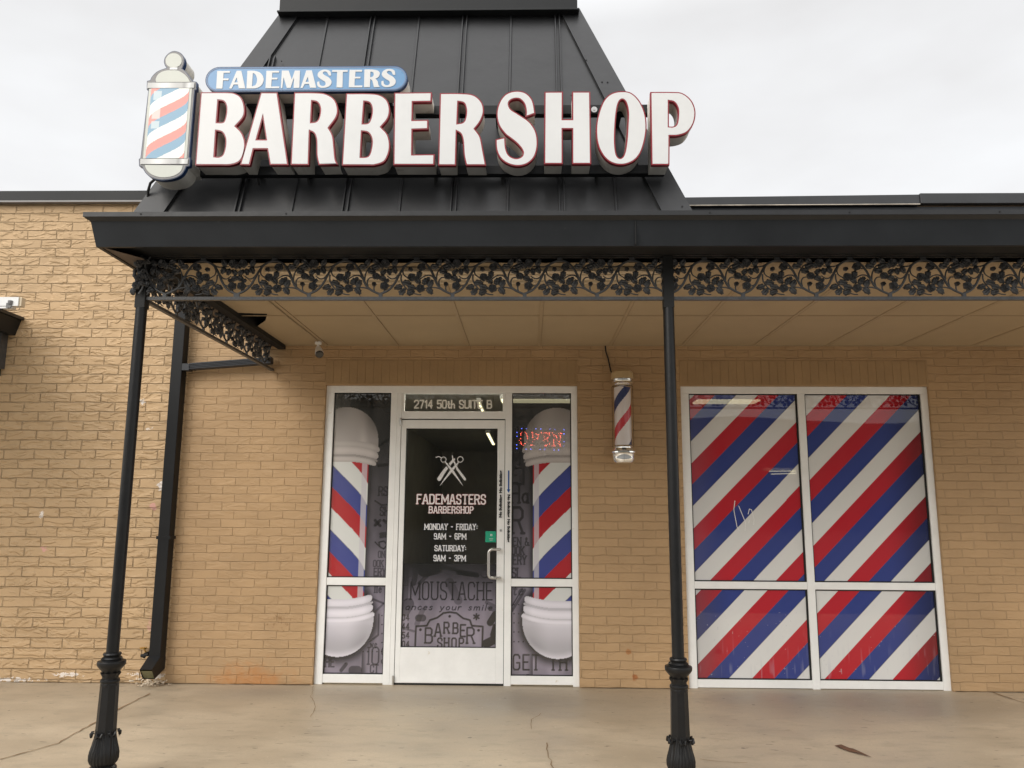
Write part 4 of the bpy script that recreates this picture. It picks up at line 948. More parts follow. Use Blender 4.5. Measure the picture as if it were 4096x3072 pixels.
def rosemesh(b, cx, cz, r, y=0):
    n = 15; rings = [(1.0, -.002), (.86, -.011), (.62, -.007), (.52, -.015), (.30, -.010), (.2, -.018)]
    v = []; ph0 = random.random()*6
    for k_, (rr, h) in enumerate(rings):
        for i in range(n):
            t = 2*math.pi*i/n+k_*.25; q = rr*r*(1+.12*math.sin(5*t/1.0+k_*1.7+ph0)+random.uniform(-.03, .03)); v.append((cx+q*math.cos(t), y+h, cz+q*math.sin(t)))
    v.append((cx, y-.013, cz)); m_ = len(rings)
    f = [(k_*n+i, k_*n+(i+1) % n, (k_+1)*n+(i+1) % n, (k_+1)*n+i) for k_ in range(m_-1) for i in range(n)]+[((m_-1)*n+i, (m_-1)*n+(i+1) % n, m_*n) for i in range(n)]
    bk = [(p[0], y+.005, p[2]) for p in v[:n]]; o_ = len(v); v += bk
    f += [((i+1) % n, i, o_+i, o_+(i+1) % n) for i in range(n)]+[tuple(range(o_+n-1, o_-1, -1))]
    b.add(v, f)
def spl(pts):
    o_ = smooth_loop([(p[0], p[1], 1) for p in pts]+[]) if False else None
    P = [np.array(p, float) for p in pts]; r = []
    for i in range(len(P)-1):
        p0 = P[max(i-1, 0)]; p1, p2 = P[i], P[i+1]; p3 = P[min(i+2, len(P)-1)]
        for t in (0, .33, .66): r.append(.5*((2*p1)+(-p0+p2)*t+(2*p0-5*p1+4*p2-p3)*t*t+(-p0+3*p1-3*p2+p3)*t**3))
    r.append(P[-1]); return r
def panel_mesh(xmax=9999):
    b = MB()
    def stem(pts, r0, r1):
        P = spl([q2(*p) for p in pts if p[0] <= xmax+60]); n = len(P)
        if n < 2: return
        b.tube([(p[0], 0, p[1]) for p in P], [r0*(1-i/(n-1))+r1*i/(n-1) for i in range(n)], 6)
    stem([(640,532),(760,480),(850,380),(930,220),(1020,100),(1160,50),(1290,90),(1390,220),(1470,400),(1560,480),(1675,532)], .0066, .0066)
    br = [[(905,250),(860,300),(800,310),(740,270)], [(860,370),(820,405),(770,415)], [(1000,110),(920,140),(780,130)], [(985,150),(965,200),(985,260),(1050,300)], [(945,250),(950,350),(1030,460),(1160,530),(1240,540)],
          [(1400,230),(1370,180),(1290,165)], [(1440,340),(1390,275),(1320,262),(1250,290),(1190,345)], [(1540,470),(1450,440),(1330,440),(1280,455)], [(1500,420),(1490,350),(1520,300),(1570,290)], [(1450,330),(1465,230),(1530,130),(1640,80)], [(1600,500),(1588,450),(1595,400)],
          [(700,505),(720,400),(690,300),(700,200)]]
    lv = [(690,215,78,-.9),(772,215,78,1.3),(850,78,88,-1.1),(852,195,84,1.2),(685,312,88,.4),(905,435,90,2.6),(970,500,90,-1.0),(1035,375,92,.4),(1105,440,92,.2),(1090,510,88,-.5),(1205,258,84,1.8),(1190,350,80,.9),(1290,352,84,-1.2),(1372,382,92,-1.0),(1365,490,92,1.1),
          (1428,140,88,.2),(1490,72,86,-1.2),(1610,62,84,.7),(1605,145,86,-.3),(1550,205,86,.1),(1165,300,60,-.9),(1330,320,60,2.0),(745,345,56,1.8),(650,130,70,1.0),(1640,130,60,1.0)]
    rs = [(712,95,62),(708,420,60),(1100,295,58),(1237,150,58),(1228,455,60),(1618,278,52),(1080,182,32),(1595,395,32)]
    for p in br:
        if p[0][0] < xmax: stem(p, .0046, .0032)
    for (x, y, L, a) in lv:
        if x < xmax: cx_, cz_ = q2(x, y); leafmesh(b, cx_, cz_, L*1.4/K, -a+random.uniform(-.2, .2), -.002-random.random()*.008, .7)
    for (x, y, r) in rs:
        if x < xmax: cx_, cz_ = q2(x, y); rosemesh(b, cx_, cz_, r*1.05/K, -.006-random.random()*.004)
    cx_, _ = q2(655, 0); b.box(cx_-.010, cx_+.010, -.006, .006, -.002, .02)
    if xmax > 1160: cx_, _ = q2(1160, 0); b.box(cx_-.014, cx_+.014, -.006, .006, .208, PH)
    me = bpy.data.meshes.new('vine_panel'); me.from_pydata(b.v, [], b.f); me.update(); me.materials.append(m_iron); me.shade_smooth()
    try: me.set_sharp_from_angle(angle=math.radians(50))
    except Exception: pass
    return me
pm = panel_mesh(); pm2 = panel_mesh(960)
def frieze(name, label, p0, p1, start, first_mirror, ends):
    """from p0 to p1 (x,y); panels every PL from the offset start"""
    p0, p1 = Vector(p0), Vector(p1); L = (p1-p0).length; dr_ = (p1-p0).normalized(); ang = math.atan2(dr_.y, dr_.x)
    t_ = thing(name, label, 'ironwork', (p0.x, p0.y, RAILZ), 'ironwork friezes under the canopy', local=True); t_.rotation_euler[2] = ang
    MB().box(0, L, -.013, .013, -.020, -.002).build('bottom_rail', m_iron, t_)
    MB().box(0, L, -.010, .010, PH-.003, PH).build('top_rail', m_black, t_)
    n_ = start
    def put(me_, x, mir):
        o = bpy.data.objects.new('vine_panel', me_); C.objects.link(o); o.parent = t_; o.location = (x, 0, 0)
        if mir: o.scale = (-1, 1, 1)
    if first_mirror:      # units mirrored back from the first seam to the corner
        put(pm, start, True); put(pm2, start-PL, True)
    while n_ < L-.1:
        put(pm if n_+PL < L+.12 else pm2, n_, False); n_ += PL
    return t_
px_ = (947-602)/738.
LP, RP = (-2.18, -2.3), (.777, -2.3)
x947 = PY(947, 1180, -2.3)[0]
PL = (PY(1806, 1180, -2.3)[0]-x947)/3
for q_ in (pm, pm2):
    for v in q_.vertices: v.co.x *= PL/(1035/K)
frieze('ironwork_frieze', 'black rose and vine ironwork frieze across the front from corner post to middle post', (LP[0]+.0, LP[1]), (RP[0]-.0, RP[1]), x947-LP[0], True, None)
frieze('ironwork_frieze', 'black rose and vine ironwork frieze right of the middle post above the striped window', (RP[0]+.001, RP[1]), (5.15, -2.3), .004, False, None)
sf = frieze('ironwork_frieze', 'black ironwork frieze running back from the corner post to the wall', (LP[0]+.0, LP[1]+.015), (LP[0]+.0, -.04), .0, False, None)
# corner casting wrapping the post
cc = thing('corner_casting', 'black rose and leaf casting wrapped round the top of the corner post', 'ironwork', (LP[0], LP[1], RAILZ), local=True)
b = MB()
for i in range(34):
    a = random.uniform(-2.9, .6); z = random.uniform(.02, .2); r = .05; cx_, cy_ = r*math.cos(a), r*math.sin(a)
    bb = MB(); (rosemesh if i % 4 == 0 else leafmesh)(*((bb, 0, 0, .02, 0) if i % 4 == 0 else (bb, 0, 0, .036, random.uniform(-2, 2), 0)))
    rot = a+math.pi/2; c1, s1 = math.cos(rot), math.sin(rot)
    b.add([(cx_+p[0]*c1-p[1]*s1, cy_+p[0]*s1+p[1]*c1, z+p[2]) for p in bb.v], bb.f)
b.build('leafage', m_iron, cc, smooth=True)
b = MB()
for a0 in (-2.6, -1.6, -.6): b.tube([(.045*math.cos(a0+.5*math.sin(t*.8)), .045*math.sin(a0+.5*math.sin(t*.8)), .005+t*.028) for t in range(9)], .005, 6)
b.build('stem', m_iron, cc)

# ------------------------------------------------------------------ posts
def make_post(label):
    t_ = thing('canopy_post', label, 'post', (0, 0, 0), 'black canopy posts', local=True)
    MB().lathe([(.031, .62), (.0305, 1.6), (.0305, 2.5)] , 28).build('pipe', m_post, t_, smooth=True)
    b = MB(); b.box(-.028, .028, -.028, .028, 2.5, 2.795); b.build('bracket', m_black, t_)
    b = MB(); b.lathe([(.032, .642), (.042, .640), (.0455, .633), (.042, .626), (.040, .622), (.046, .619), (.052, .612), (.05, .606), (.058, .603), (.068, .600), (.070, .594), (.069, .580), (.060, .568), (.047, .553), (.041, .540), (.038, .52)], 32)
    b.build('capital', m_post, t_, smooth=True)
    def mod(a, z): return 1+.10*max(0, math.cos(8*a))
    b = MB(); b.lathe([(.038, .52), (.0395, .527), (.048, .542), (.046, .534), (.040, .522), (.039, .51)], 64, mod=lambda a, z: 1+.08*math.sin(8*a)*(1 if z > .53 else 0))
    b.lathe([(.040, .512), (.0465, .507), (.048, .50), (.046, .493), (.042, .488)], 32)
    b.lathe([(.041, .492), (.0435, .484), (.0415, .470)], 64, mod=lambda a, z: 1+.05*abs(math.sin(5*a))*(1 if z > .471 else 0)); b.build('neck_ring', m_post, t_, smooth=True)
    def oct_(a, z):
        k_ = math.pi/4; x = (a+k_/2) % k_-k_/2; return math.cos(k_/2)/math.cos(x)*1.04
    b = MB(); b.lathe([(.0425, .49), (.0435, .47), (.0475, .27), (.0485, .24)], 64, mod=oct_); b.build('shaft', m_post, t_)
    # bulb with acanthus
    prof = [(.047, .262), (.049, .24), (.053, .215), (.060, .185), (.067, .160), (.0705, .140), (.070, .118), (.064, .100), (.056, .090), (.05, .085)]
    b = MB(); b.lathe(prof, 160, mod=lambda a, z: 1+.035*math.sin(24*a+9*math.sin(4*a)*((z-.12)*4))*min(1, (z-.085)*60)*(1 if z < .25 else .2)); b.build('bulb', m_post, t_, smooth=True)
    b = MB()
    for i in range(6):
        a = i*math.pi/3-math.pi/2; bb = []
        for j in range(-3, 4):
            w_ = j/3; aa = a+w_*.36; r = .056+.012*(1-w_*w_); z = .255-.018*(1-w_*w_)+.006*math.cos(w_*9)
            bb.append((r*math.cos(aa), r*math.sin(aa), z))
        b.tube(bb, [.003, .006, .008, .007, .008, .006, .003], 7)
    b.build('leaf_collar', m_post, t_, smooth=True)
    b = MB(); b.lathe([(.052, .09), (.06, .082), (.066, .074), (.066, .060), (.058, .052), (.06, .04), (.085, .03), (.088, .02), (.1, .012), (.1, .0)], 40, mod=None); b.build('foot', m_post, t_, smooth=True)
    return t_
def dup(root, loc, label):
    r = root.copy(); C.objects.link(r); r.location = loc; r['label'] = label
    for ch in list(root.children):
        c_ = ch.copy(); C.objects.link(c_); c_.parent = r
    return r
p1 = make_post('corner post of the canopy, in front of the rustic brick at the left'); p1.location = (LP[0], LP[1], 0)
dup(p1, (RP[0], RP[1], 0), 'middle post of the canopy, between the entrance and the striped window')

# ------------------------------------------------------------------ mansard roof
rf = thing('mansard_roof', 'charcoal standing seam mansard roof section behind the sign', 'roof', (-.68, -2.0, 2.95))
SL = .345   # dy/dz
def ry(z): return -2.33+SL*(z-2.95)
zb, ztp = 2.95, 4.73
xbl, xbr = -2.30, .955
def hx(z): return SL*(z-2.95)*1.02
b = MB(); cor = []
for z in (zb, ztp): cor.append([(xbl+hx(z), ry(z), z), (xbr-hx(z), ry(z), z), (xbr-hx(z), -.3, z), (xbl+hx(z), -.3, z)])
(a0, a1, a2, a3), (c0, c1, c2, c3) = cor
b.add([a0, a1, a2, a3, c0, c1, c2, c3], [(0, 1, 5, 4), (1, 2, 6, 5), (2, 3, 7, 6), (3, 0, 4, 7), (4, 5, 6, 7)])
pan = b.build('roof_panel', m_roof, rf)
def onroof(x, z, off): n = Vector((0, -1, SL)).normalized(); return Vector((x, ry(z), z))+n*off
seams = []
i = 0
for k_ in range(-6, 5):
    x = .189+.3105*k_; ztop = ztp
    # clip by hips
    zz = min(ztp, 2.95+(min(x-xbl, xbr-x)-.15)/(SL*1.02))
    if zz < zb+.15: continue
    dbl = k_ % 2 == 0
    for dx in ((-.014, .014) if dbl else (0,)):
        b = MB(); h_, w_ = (.020, .0055) if dbl else (.011, .009)
        P = [onroof(x+dx-w_, zb, 0), onroof(x+dx+w_, zb, 0), onroof(x+dx+w_*.6, zb, h_), onroof(x+dx-w_*.6, zb, h_)]; Q = [onroof(x+dx-w_, zz, 0), onroof(x+dx+w_, zz, 0), onroof(x+dx+w_*.6, zz, h_), onroof(x+dx-w_*.6, zz, h_)]
        b.add(P+Q, [(0, 1, 2, 3), (3, 2, 6, 7), (1, 5, 6, 2), (0, 3, 7, 4), (4, 7, 6, 5)]); b.build('seam', m_roof, rf)
# hip flashings: flat strips lying on the face along both hips
def hip(sgn):
    xb = xbl if sgn > 0 else xbr
    b = MB(); wb, wt = .15, .15
    P = []
    for z, w_ in ((zb-.01, .165), (ztp, .125)):
        x = xb+sgn*hx(z)
        P += [onroof(x-sgn*.012, z, .016), onroof(x+sgn*w_, z, .016), onroof(x+sgn*w_, z, .0)]
        P.append(Vector((x-sgn*.012, ry(z)+.1, z)))
    f = [(0, 1, 5, 4), (1, 2, 6, 5), (3, 0, 4, 7)]
    if sgn < 0: f = [q[::-1] for q in f]
    b.add(P, f); return b.build('hip_flashing', m_roof, rf)
hip(1); hip(-1)
# dark reveal under the flashing edge
b = MB()
for sgn, xb in ((1, xbl), (-1, xbr)):
    P = []
    for z, w_ in ((zb, .166), (ztp, .126)): x = xb+sgn*hx(z)+sgn*w_; P += [onroof(x, z, .004), onroof(x+sgn*.006, z, .004)]
    b.quad(P[0], P[1], P[3], P[2])
b.build('flashing_gap', m_black, rf)
for px, py in ((1125, 246), (2345, 242), (2408, 334), (2285, 390), (2722, 843), (2430, 335)):
    x, z = PY(px, py, -2.0); x, z = PY(px, py, ry(z)); p = onroof(x, z, .016); MB().tube([p, p+Vector((0, -.004, .0012))], .005, 8).build('screw', m_black, rf)
# cap at the top
xa, _ = PY(1115, 40, -1.8); xb, _ = PY(2310, 40, -1.8); zc0 = PY(1700, 43, -1.8)[1]
b = MB(); b.box(xa, xb, -1.79, -.3, zc0+.012, zc0+.32); b.box(xa-.012, xb+.012, -1.802, -.29, zc0, zc0+.012); b.build('roof_cap', m_dark, rf, bevel=.002)

# ------------------------------------------------------------------ channel letter sign
SY = -2.42; LB = -2.285
sign = thing('channel_letter_sign', 'white channel letters with red edges reading BARBER SHOP on a black raceway', 'sign', (-.5, -2.35, 3.3))
def tr(o, kx, lst): return [tuple([*PY(o[0]+p[0]/kx, o[1]+p[1]/kx, SY)])+((1,) if len(p) > 2 else ()) for p in lst]
s1 = 1
A1, A2, A3, A4 = (560, 340), (1340, 340), (2100, 340), (1600, 250); k1, k4 = 2.765, 1.7015
LET = [
 (A1, k1, [[(672,80),(960,80,1),(1060,95,1),(1130,150,1),(1160,260,1),(1145,355,1),(1060,455),(1130,530,1),(1165,640,1),(1150,760,1),(1100,850,1),(1000,886,1),(900,888),(610,888)], [(868,172),(925,185,1),(952,240,1),(950,320,1),(930,395,1),(905,412,1),(850,412)], [(843,508),(905,525,1),(940,590,1),(940,680,1),(915,765,1),(875,792,1),(825,790)]]),
 (A1, k1, [[(1335,82),(1522,82),(1642,885),(1435,885),(1405,712),(1258,712),(1215,888),(1105,885)], [(1357,375),(1392,602),(1293,602)]]),
 (A1, k1, [[(1705,82),(1920,82,1),(2050,95,1),(2150,155,1),(2190,255,1),(2175,355,1),(2090,475),(2135,560,1),(2152,700,1),(2165,820,1),(2192,880),(1975,885),(1952,780,1),(1948,620,1),(1925,540,1),(1880,512),(1868,885),(1665,885)], [(1905,180),(1960,195,1),(1990,260,1),(1980,350,1),(1950,400,1),(1893,412)]]),
 (A2, k1, [[(122,92),(380,92,1),(500,110,1),(580,170,1),(608,270,1),(588,370,1),(512,465),(580,540,1),(608,640,1),(598,750,1),(545,850,1),(440,888,1),(380,890),(75,890)], [(325,185),(380,200,1),(405,260,1),(400,340,1),(370,415,1),(308,425)], [(300,515),(365,530,1),(403,600,1),(398,700,1),(365,785,1),(285,795)]]),
 (A2, k1, [[(655,85),(1072,80),(1068,187),(862,190),(858,388),(1032,385),(1032,490),(858,495),(855,768),(1103,765),(1098,885),(645,885)]]),
 (A2, k1, [[(1160,90),(1380,90,1),(1530,108,1),(1622,185,1),(1648,290,1),(1612,400,1),(1548,485),(1610,575,1),(1640,720,1),(1672,890),(1450,890),(1424,780,1),(1412,620,1),(1390,545,1),(1348,515),(1338,890),(1140,890)], [(1365,188),(1425,205,1),(1448,280,1),(1440,360,1),(1415,410,1),(1355,424)]]),
 (A4, k4, [[(922,348),(905,260,1),(860,208,1),(795,192,1),(722,212,1),(675,270,1),(656,350,1),(672,430,1),(718,493),(790,548,1),(832,600,1),(828,636,1),(790,651,1),(745,632,1),(723,585,1),(717,507),(650,523),(654,590,1),(680,650,1),(732,690,1),(800,706,1),(868,690,1),(918,640,1),(938,560,1),(928,475,1),(885,405,1),(810,352,1),(755,315,1),(742,275,1),(768,252,1),(810,250,1),(842,280,1),(855,330,1),(852,374)]]),
 (A3, k1, [[(215,75),(420,73),(418,378),(520,378),(520,73),(722,73),(732,875),(520,875),(520,490),(418,490),(418,875),(210,875)]]),
 (A3, k1, [[(1080,68,1),(1180,90,1),(1270,180,1),(1330,320,1),(1345,480,1),(1320,640,1),(1270,770,1),(1190,850,1),(1070,885,1),(950,860,1),(860,780,1),(800,650,1),(785,480,1),(810,320,1),(870,170,1),(960,90,1)], [(1078,162,1),(1115,200,1),(1137,300,1),(1132,450,1),(1120,620,1),(1095,760,1),(1055,808,1),(1015,770,1),(998,650,1),(1000,480,1),(1015,300,1),(1040,195,1)]]),
 (A3, k1, [[(1385,77),(1620,77,1),(1740,90,1),(1840,170,1),(1885,290,1),(1868,420,1),(1800,520,1),(1700,560,1),(1600,565),(1598,885),(1397,885)], [(1592,178),(1650,195,1),(1688,260,1),(1690,350,1),(1675,430,1),(1640,458,1),(1592,458)]]),
]
for (o_, kx, loops), ch in zip(LET, 'BARBERSHOP'):
    lp = orient([smooth_loop(tr(o_, kx, l)) for l in loops])
    body = slab('letter', lp, SY+.026, LB, m_return, sign, offset=-.0035)
    body['label'] = 'letter '+ch
    slab('trim', lp, SY, SY+.0255, m_red, body)
    slab('face', lp, SY-.0015, SY+.004, m_letter, body, offset=-.0072)
# raceway bars
def bar(y0, y1, pxl, pxr, pyt, pyb, name='raceway', m=m_dark, off=0):
    xl, zt2 = PY(pxl, pyt, y0); xr, _ = PY(pxr, pyt, y0); _, zb2 = PY((pxl+pxr)/2, pyb, y0)
    return B(xl, xr, y0, y1, zb2, zt2-off).build(name, m, sign, bevel=.002)
bar(LB+.001, LB+.05, 790, 2660, 666, 697); bar(LB+.001, LB+.05, 870, 2600, 427, 458)
bar(LB+.0015, LB+.03, 985, 1570, 413, 424, 'raceway', m_galv)
for px in (1030, 1230, 1740, 2010, 2390):
    b = MB(); x, z = PY(px, 690, LB+.03); b.box(x-.012, x+.012, LB+.045, ry(z)+.02, z-.0, z+.02); b.add([(x-.006, LB+.03, z), (x+.006, LB+.03, z), (x+.006, ry(z-.06), z-.06), (x-.006, ry(z-.06), z-.06)], [(0, 1, 2, 3)]); b.build('bracket', m_black, sign)
for px in (1000, 1500, 1990, 2480):
    x, z = PY(px, 440, LB+.03); B(x-.014, x+.014, LB+.045, ry(z)+.02, z-.015, z+.015).build('bracket', m_black, sign)
x, z = PY(2100+765/k1, 340+276/k1, LB); b = MB(); b.tube([(x, LB, z), (x, LB-.006, z)], .018, 20); b.tube([(x, LB-.006, z), (x, LB-.012, z)], .006, 12); b.build('washer', m_steel, sign, smooth=True)
# blue capsule
cap = thing('capsule_sign', 'sky blue capsule sign reading FADEMASTERS above the big letters', 'sign', (-1.4, -2.35, 3.85))
CO, kc = (820, 240), 2.6976
xl, zl_ = PY(CO[0]+4/kc, CO[1]+212/kc, SY); xr, zr_ = PY(CO[0]+2186/kc, CO[1]+196/kc, SY); _, zt3 = PY(CO[0]+1100/kc, CO[1]+68/kc, SY); _, zb3 = PY(CO[0]+1100/kc, CO[1]+342/kc, SY)
zm = (zt3+zb3)/2; rr = (zt3-zb3)/2
def stad(xl, xr, zm, r, tilt=0):
    pts = []
    for i in range(17): a = math.pi/2+math.pi*i/16; pts.append((xl+r+r*math.cos(a), zm+r*math.sin(a)))
    for i in range(17): a = -math.pi/2+math.pi*i/16; pts.append((xr-r+r*math.cos(a), zm+r*math.sin(a)))
    return pts
st = stad(xl, xr, zm, rr)
body = slab('sign_box', [st], SY+.026, LB, m_return, cap, offset=-.004)
slab('trim', [st], SY, SY+.0255, m_navy, cap); fc = slab('face', [stad(xl+.006, xr-.006, zm, rr-.006)], SY-.0015, SY+.004, m_blue, cap)
def ring_(o2, y0, y1, m, nm, par): return slab(nm, orient(o2), y0, y1, m, par)
ring_([stad(xl+.009, xr-.009, zm, rr-.009), stad(xl+.013, xr-.013, zm, rr-.013)], SY-.0028, SY-.002, m_bvinyl, 'pinstripe', fc)
FM = [
 [[(135,122),(275,122),(270,142),(203,142),(200,203),(260,203),(255,223),(198,223),(190,312),(123,312)]],
 [[(345,120),(395,120),(437,310),(368,310),(358,268),(312,268),(290,312),(262,312)], [(345,190),(355,245),(320,245)]],
 [[(460,120),(545,122,1),(608,150,1),(636,210,1),(612,275,1),(550,308,1),(450,310)], [(520,143),(548,162,1),(565,215,1),(548,272,1),(508,288)]],
 [[(665,120),(802,120),(800,140),(728,140),(726,195),(785,195),(783,214),(722,214),(716,290),(805,288),(803,308),(655,308)]],
 [[(832,118),(905,118),(938,215),(972,118),(1027,118),(1020,305),(958,305),(963,190),(925,305),(885,305),(850,190),(836,307),(820,307)]],
 [[(1095,116),(1155,116),(1203,303),(1135,303),(1125,262),(1078,262),(1055,306),(1032,306)], [(1112,185),(1122,240),(1086,240)]],
 [[(1362,172),(1355,130,1),(1320,110,1),(1265,112,1),(1225,140,1),(1220,180,1),(1258,215,1),(1298,240,1),(1300,272,1),(1272,285,1),(1242,270,1),(1235,235),(1213,240),(1215,280,1),(1250,303,1),(1310,300,1),(1355,275,1),(1367,235,1),(1340,195,1),(1292,167,1),(1272,145,1),(1290,128,1),(1320,137,1),(1338,172)]],
 [[(1375,112),(1542,112),(1540,132),(1490,132),(1485,300),(1420,300),(1428,132),(1372,132)]],
 [[(1562,110),(1697,110),(1695,130),(1625,130),(1622,185),(1680,185),(1678,203),(1618,203),(1614,280),(1700,278),(1698,298),(1552,298)]],
 [[(1722,107),(1810,107,1),(1868,120,1),(1888,150,1),(1870,190,1),(1840,205),(1865,235,1),(1872,270,1),(1887,295),(1825,297),(1815,260,1),(1805,225,1),(1785,207),(1780,297),(1717,297)], [(1787,128),(1815,137,1),(1822,160,1),(1810,183,1),(1784,190)]],
]
FM.append([[((p[0]+692), (p[1]-8), *p[2:]) for p in FM[6][0]]])
for loops in FM: slab('letter', orient([smooth_loop(tr(CO, kc, l)) for l in loops]), SY-.004, SY-.002, m_letter, fc)

# barber pole cabinet sign
PYF = -2.435
ps = thing('barber_pole_sign', 'flat box sign shaped like a striped barber pole, left of the big letters', 'sign', (-1.95, -2.37, 3.3))
PO, kp = (540, 180), 2.765
def tp(lst, y=PYF): return [tuple([*PY(PO[0]+p[0]/kp, PO[1]+p[1]/kp, y)])+((1,) if len(p) > 2 else ()) for p in lst]
OUT = [(435,65,1),(380,85,1),(335,130,1),(320,180,1),(330,228),(348,252),(250,290,1),(190,345,1),(168,388),(132,398),(130,492),(148,496),(60,1250),(42,1262),(45,1338),(80,1352),(120,1420,1),(190,1472,1),(300,1495,1),(430,1478,1),(510,1438,1),(552,1382,1),(568,1345),(605,1338),(612,1250),(600,1240),(662,500),(680,496),(682,408),(640,398),(600,340,1),(560,290,1),(522,262),(545,200,1),(540,130,1),(500,85,1)]
lp = orient([smooth_loop(tp(OUT))])
slab('sign_box', lp, PYF+.03, LB, m_return, ps, offset=-.006); slab('trim', lp, PYF, PYF+.0295, m_navy, ps)
fc = slab('face', lp, PYF-.0015, PYF+.004, m_silver, ps, offset=-.004)
slab('dome', orient([smooth_loop(tp([(240,415),(232,380,1),(262,325,1),(320,292,1),(400,282,1),(480,288,1),(545,325,1),(588,370,1),(610,412)]))]), PYF-.0035, PYF-.002, m_offw, fc)
slab('ball', orient([smooth_loop(tp([(428,95,1),(375,112,1),(343,160,1),(348,210,1),(380,242,1),(430,250,1),(485,238,1),(515,200,1),(515,150,1),(480,108,1)]))]), PYF-.0035, PYF-.002, m_offw, fc)
slab('bowl', orient([smooth_loop(tp([(112,1328),(128,1375,1),(175,1425,1),(250,1458,1),(330,1466,1),(420,1452,1),(490,1415,1),(520,1375,1),(530,1335)]))]), PYF-.0035, PYF-.002, m_offw, fc)
(xa, zt4), (xb, _) = tp([(160, 485), (632, 490)]); (xa2, zb4), (xb2, _) = tp([(90, 1258), (573, 1262)]); xa = (xa+xa2)/2; xb = (xb+xb2)/2
B(xa, xb, PYF-.0035, PYF-.002, zb4, zt4).build('stripe_border', m_offw, fc)
(xi, _), (xj, _) = tp([(188, 485), (604, 490)]); (xi2, _), (xj2, _) = tp([(118, 1258), (545, 1262)]); xi = (xi+xi2)/2; xj = (xj+xj2)/2
def pst(X, Z):
    R_, W_, Bl = np.array(S(216, 122, 110)[:3]), np.array(S(226, 230, 222)[:3]), np.array(S(98, 148, 178)[:3])
    u = np.clip((X-(xi+xj)/2)/((xj-xi)/2), -.999, .999); rise = .42*(zt4-zb4)*(.5+np.arcsin(u)/np.pi)
    per = .4375*(zt4-zb4); s_ = (zt4-(Z-rise)-.42*(zt4-zb4)-.008)/per; ph = s_-np.floor(s_)
    c = np.where((ph < .31)[..., None], R_, np.where((ph < .63)[..., None], Bl, W_))
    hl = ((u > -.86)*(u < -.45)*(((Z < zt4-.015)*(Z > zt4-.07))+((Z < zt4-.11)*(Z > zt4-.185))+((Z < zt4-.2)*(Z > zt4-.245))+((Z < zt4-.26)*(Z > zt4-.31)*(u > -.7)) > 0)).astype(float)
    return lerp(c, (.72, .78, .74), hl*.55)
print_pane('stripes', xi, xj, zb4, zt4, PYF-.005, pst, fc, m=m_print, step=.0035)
def bnd(X, Z):
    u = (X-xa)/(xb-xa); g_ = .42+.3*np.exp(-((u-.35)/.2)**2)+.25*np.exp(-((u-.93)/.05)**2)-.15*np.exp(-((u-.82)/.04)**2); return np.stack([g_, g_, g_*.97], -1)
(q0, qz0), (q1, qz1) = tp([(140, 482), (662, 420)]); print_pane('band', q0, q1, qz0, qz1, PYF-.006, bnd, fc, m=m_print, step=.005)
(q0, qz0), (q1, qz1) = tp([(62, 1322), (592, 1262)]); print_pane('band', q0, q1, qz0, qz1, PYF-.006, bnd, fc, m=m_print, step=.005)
(xc_, zc_) = tp([(430, 262)])[0]; B(xc_-.022, xc_+.022, PYF-.004, PYF-.002, zc_-.008, zc_+.006).build('collar', m_sticker, fc)
# raceway stub and cable
x, z = PY(793, 705, LB); B(x-.06, x+.002, LB-.004, LB+.04, z-.005, z+.04).build('end_box', m_return, ps)
x, z = PY(612, 735, LB+.02); MB().tube([(x+.03, LB+.0, z+.03), (x-.0, LB-.01, z-.01), (x-.02, LB+.01, z-.05), (x-.027, LB+.03, z-.1), (x-.02, LB+.07, z-.15)], .008, 10).build('cable', m_rubble if False else m_black, ps, smooth=True)

# ------------------------------------------------------------------ wall barber pole
xp, yp = .774, -.17
wp = thing('barber_pole_lamp', 'chrome capped glass barber pole lamp on the wall between door and striped window', 'barber pole', (xp, yp, 1.76))
B(xp-.03, xp+.03, yp+.05, WY, 2.39, 2.46).build('bracket', m_chrome, wp); B(xp-.03, xp+.03, yp+.05, WY, 1.82, 1.88).build('bracket', m_chrome, wp)
MB().lathe([(.05, 2.532), (.075, 2.528), (.088, 2.515), (.091, 2.49), (.091, 2.462)], 36, (xp, yp, 0)).build('top_cap', mat('tan_plastic_cap', S(190, 165, 125), .3), wp, smooth=True)
MB().lathe([(.088, 2.462), (.09, 2.456), (.082, 2.45), (.088, 2.44), (.102, 2.432), (.104, 2.424), (.09, 2.415), (.084, 2.408), (.088, 2.40), (.074, 2.388), (.066, 2.385)], 40, (xp, yp, 0)).build('upper_collar', m_chrome, wp, smooth=True)
MB().lathe([(.067, 1.915), (.078, 1.912), (.08, 1.90), (.074, 1.893), (.082, 1.888), (.084, 1.875), (.098, 1.868), (.105, 1.862), (.105, 1.852), (.098, 1.846), (.095, 1.84), (.094, 1.81), (.092, 1.79), (.082, 1.772), (.06, 1.762), (.03, 1.759)], 40, (xp, yp, 0)).build('lower_cup', m_chrome, wp, smooth=True)
n, nz2 = 96, 120; th = np.linspace(0, 2*np.pi, n, endpoint=False); zz = np.linspace(1.905, 2.40, nz2)
TH, ZZ = np.meshgrid(th, zz); me = bpy.data.meshes.new('striped_cylinder')
v = np.stack([xp+.069*np.cos(TH), yp+.069*np.sin(TH), ZZ], -1).reshape(-1, 3); f = [(j*n+i, j*n+(i+1) % n, (j+1)*n+(i+1) % n, (j+1)*n+i) for j in range(nz2-1) for i in range(n)]
me.from_pydata(v.tolist(), [], f); ca = me.color_attributes.new('Col', 'FLOAT_COLOR', 'POINT')
s_ = (ZZ-(TH-1.5*np.pi)*.0815)/.256; zref = .0
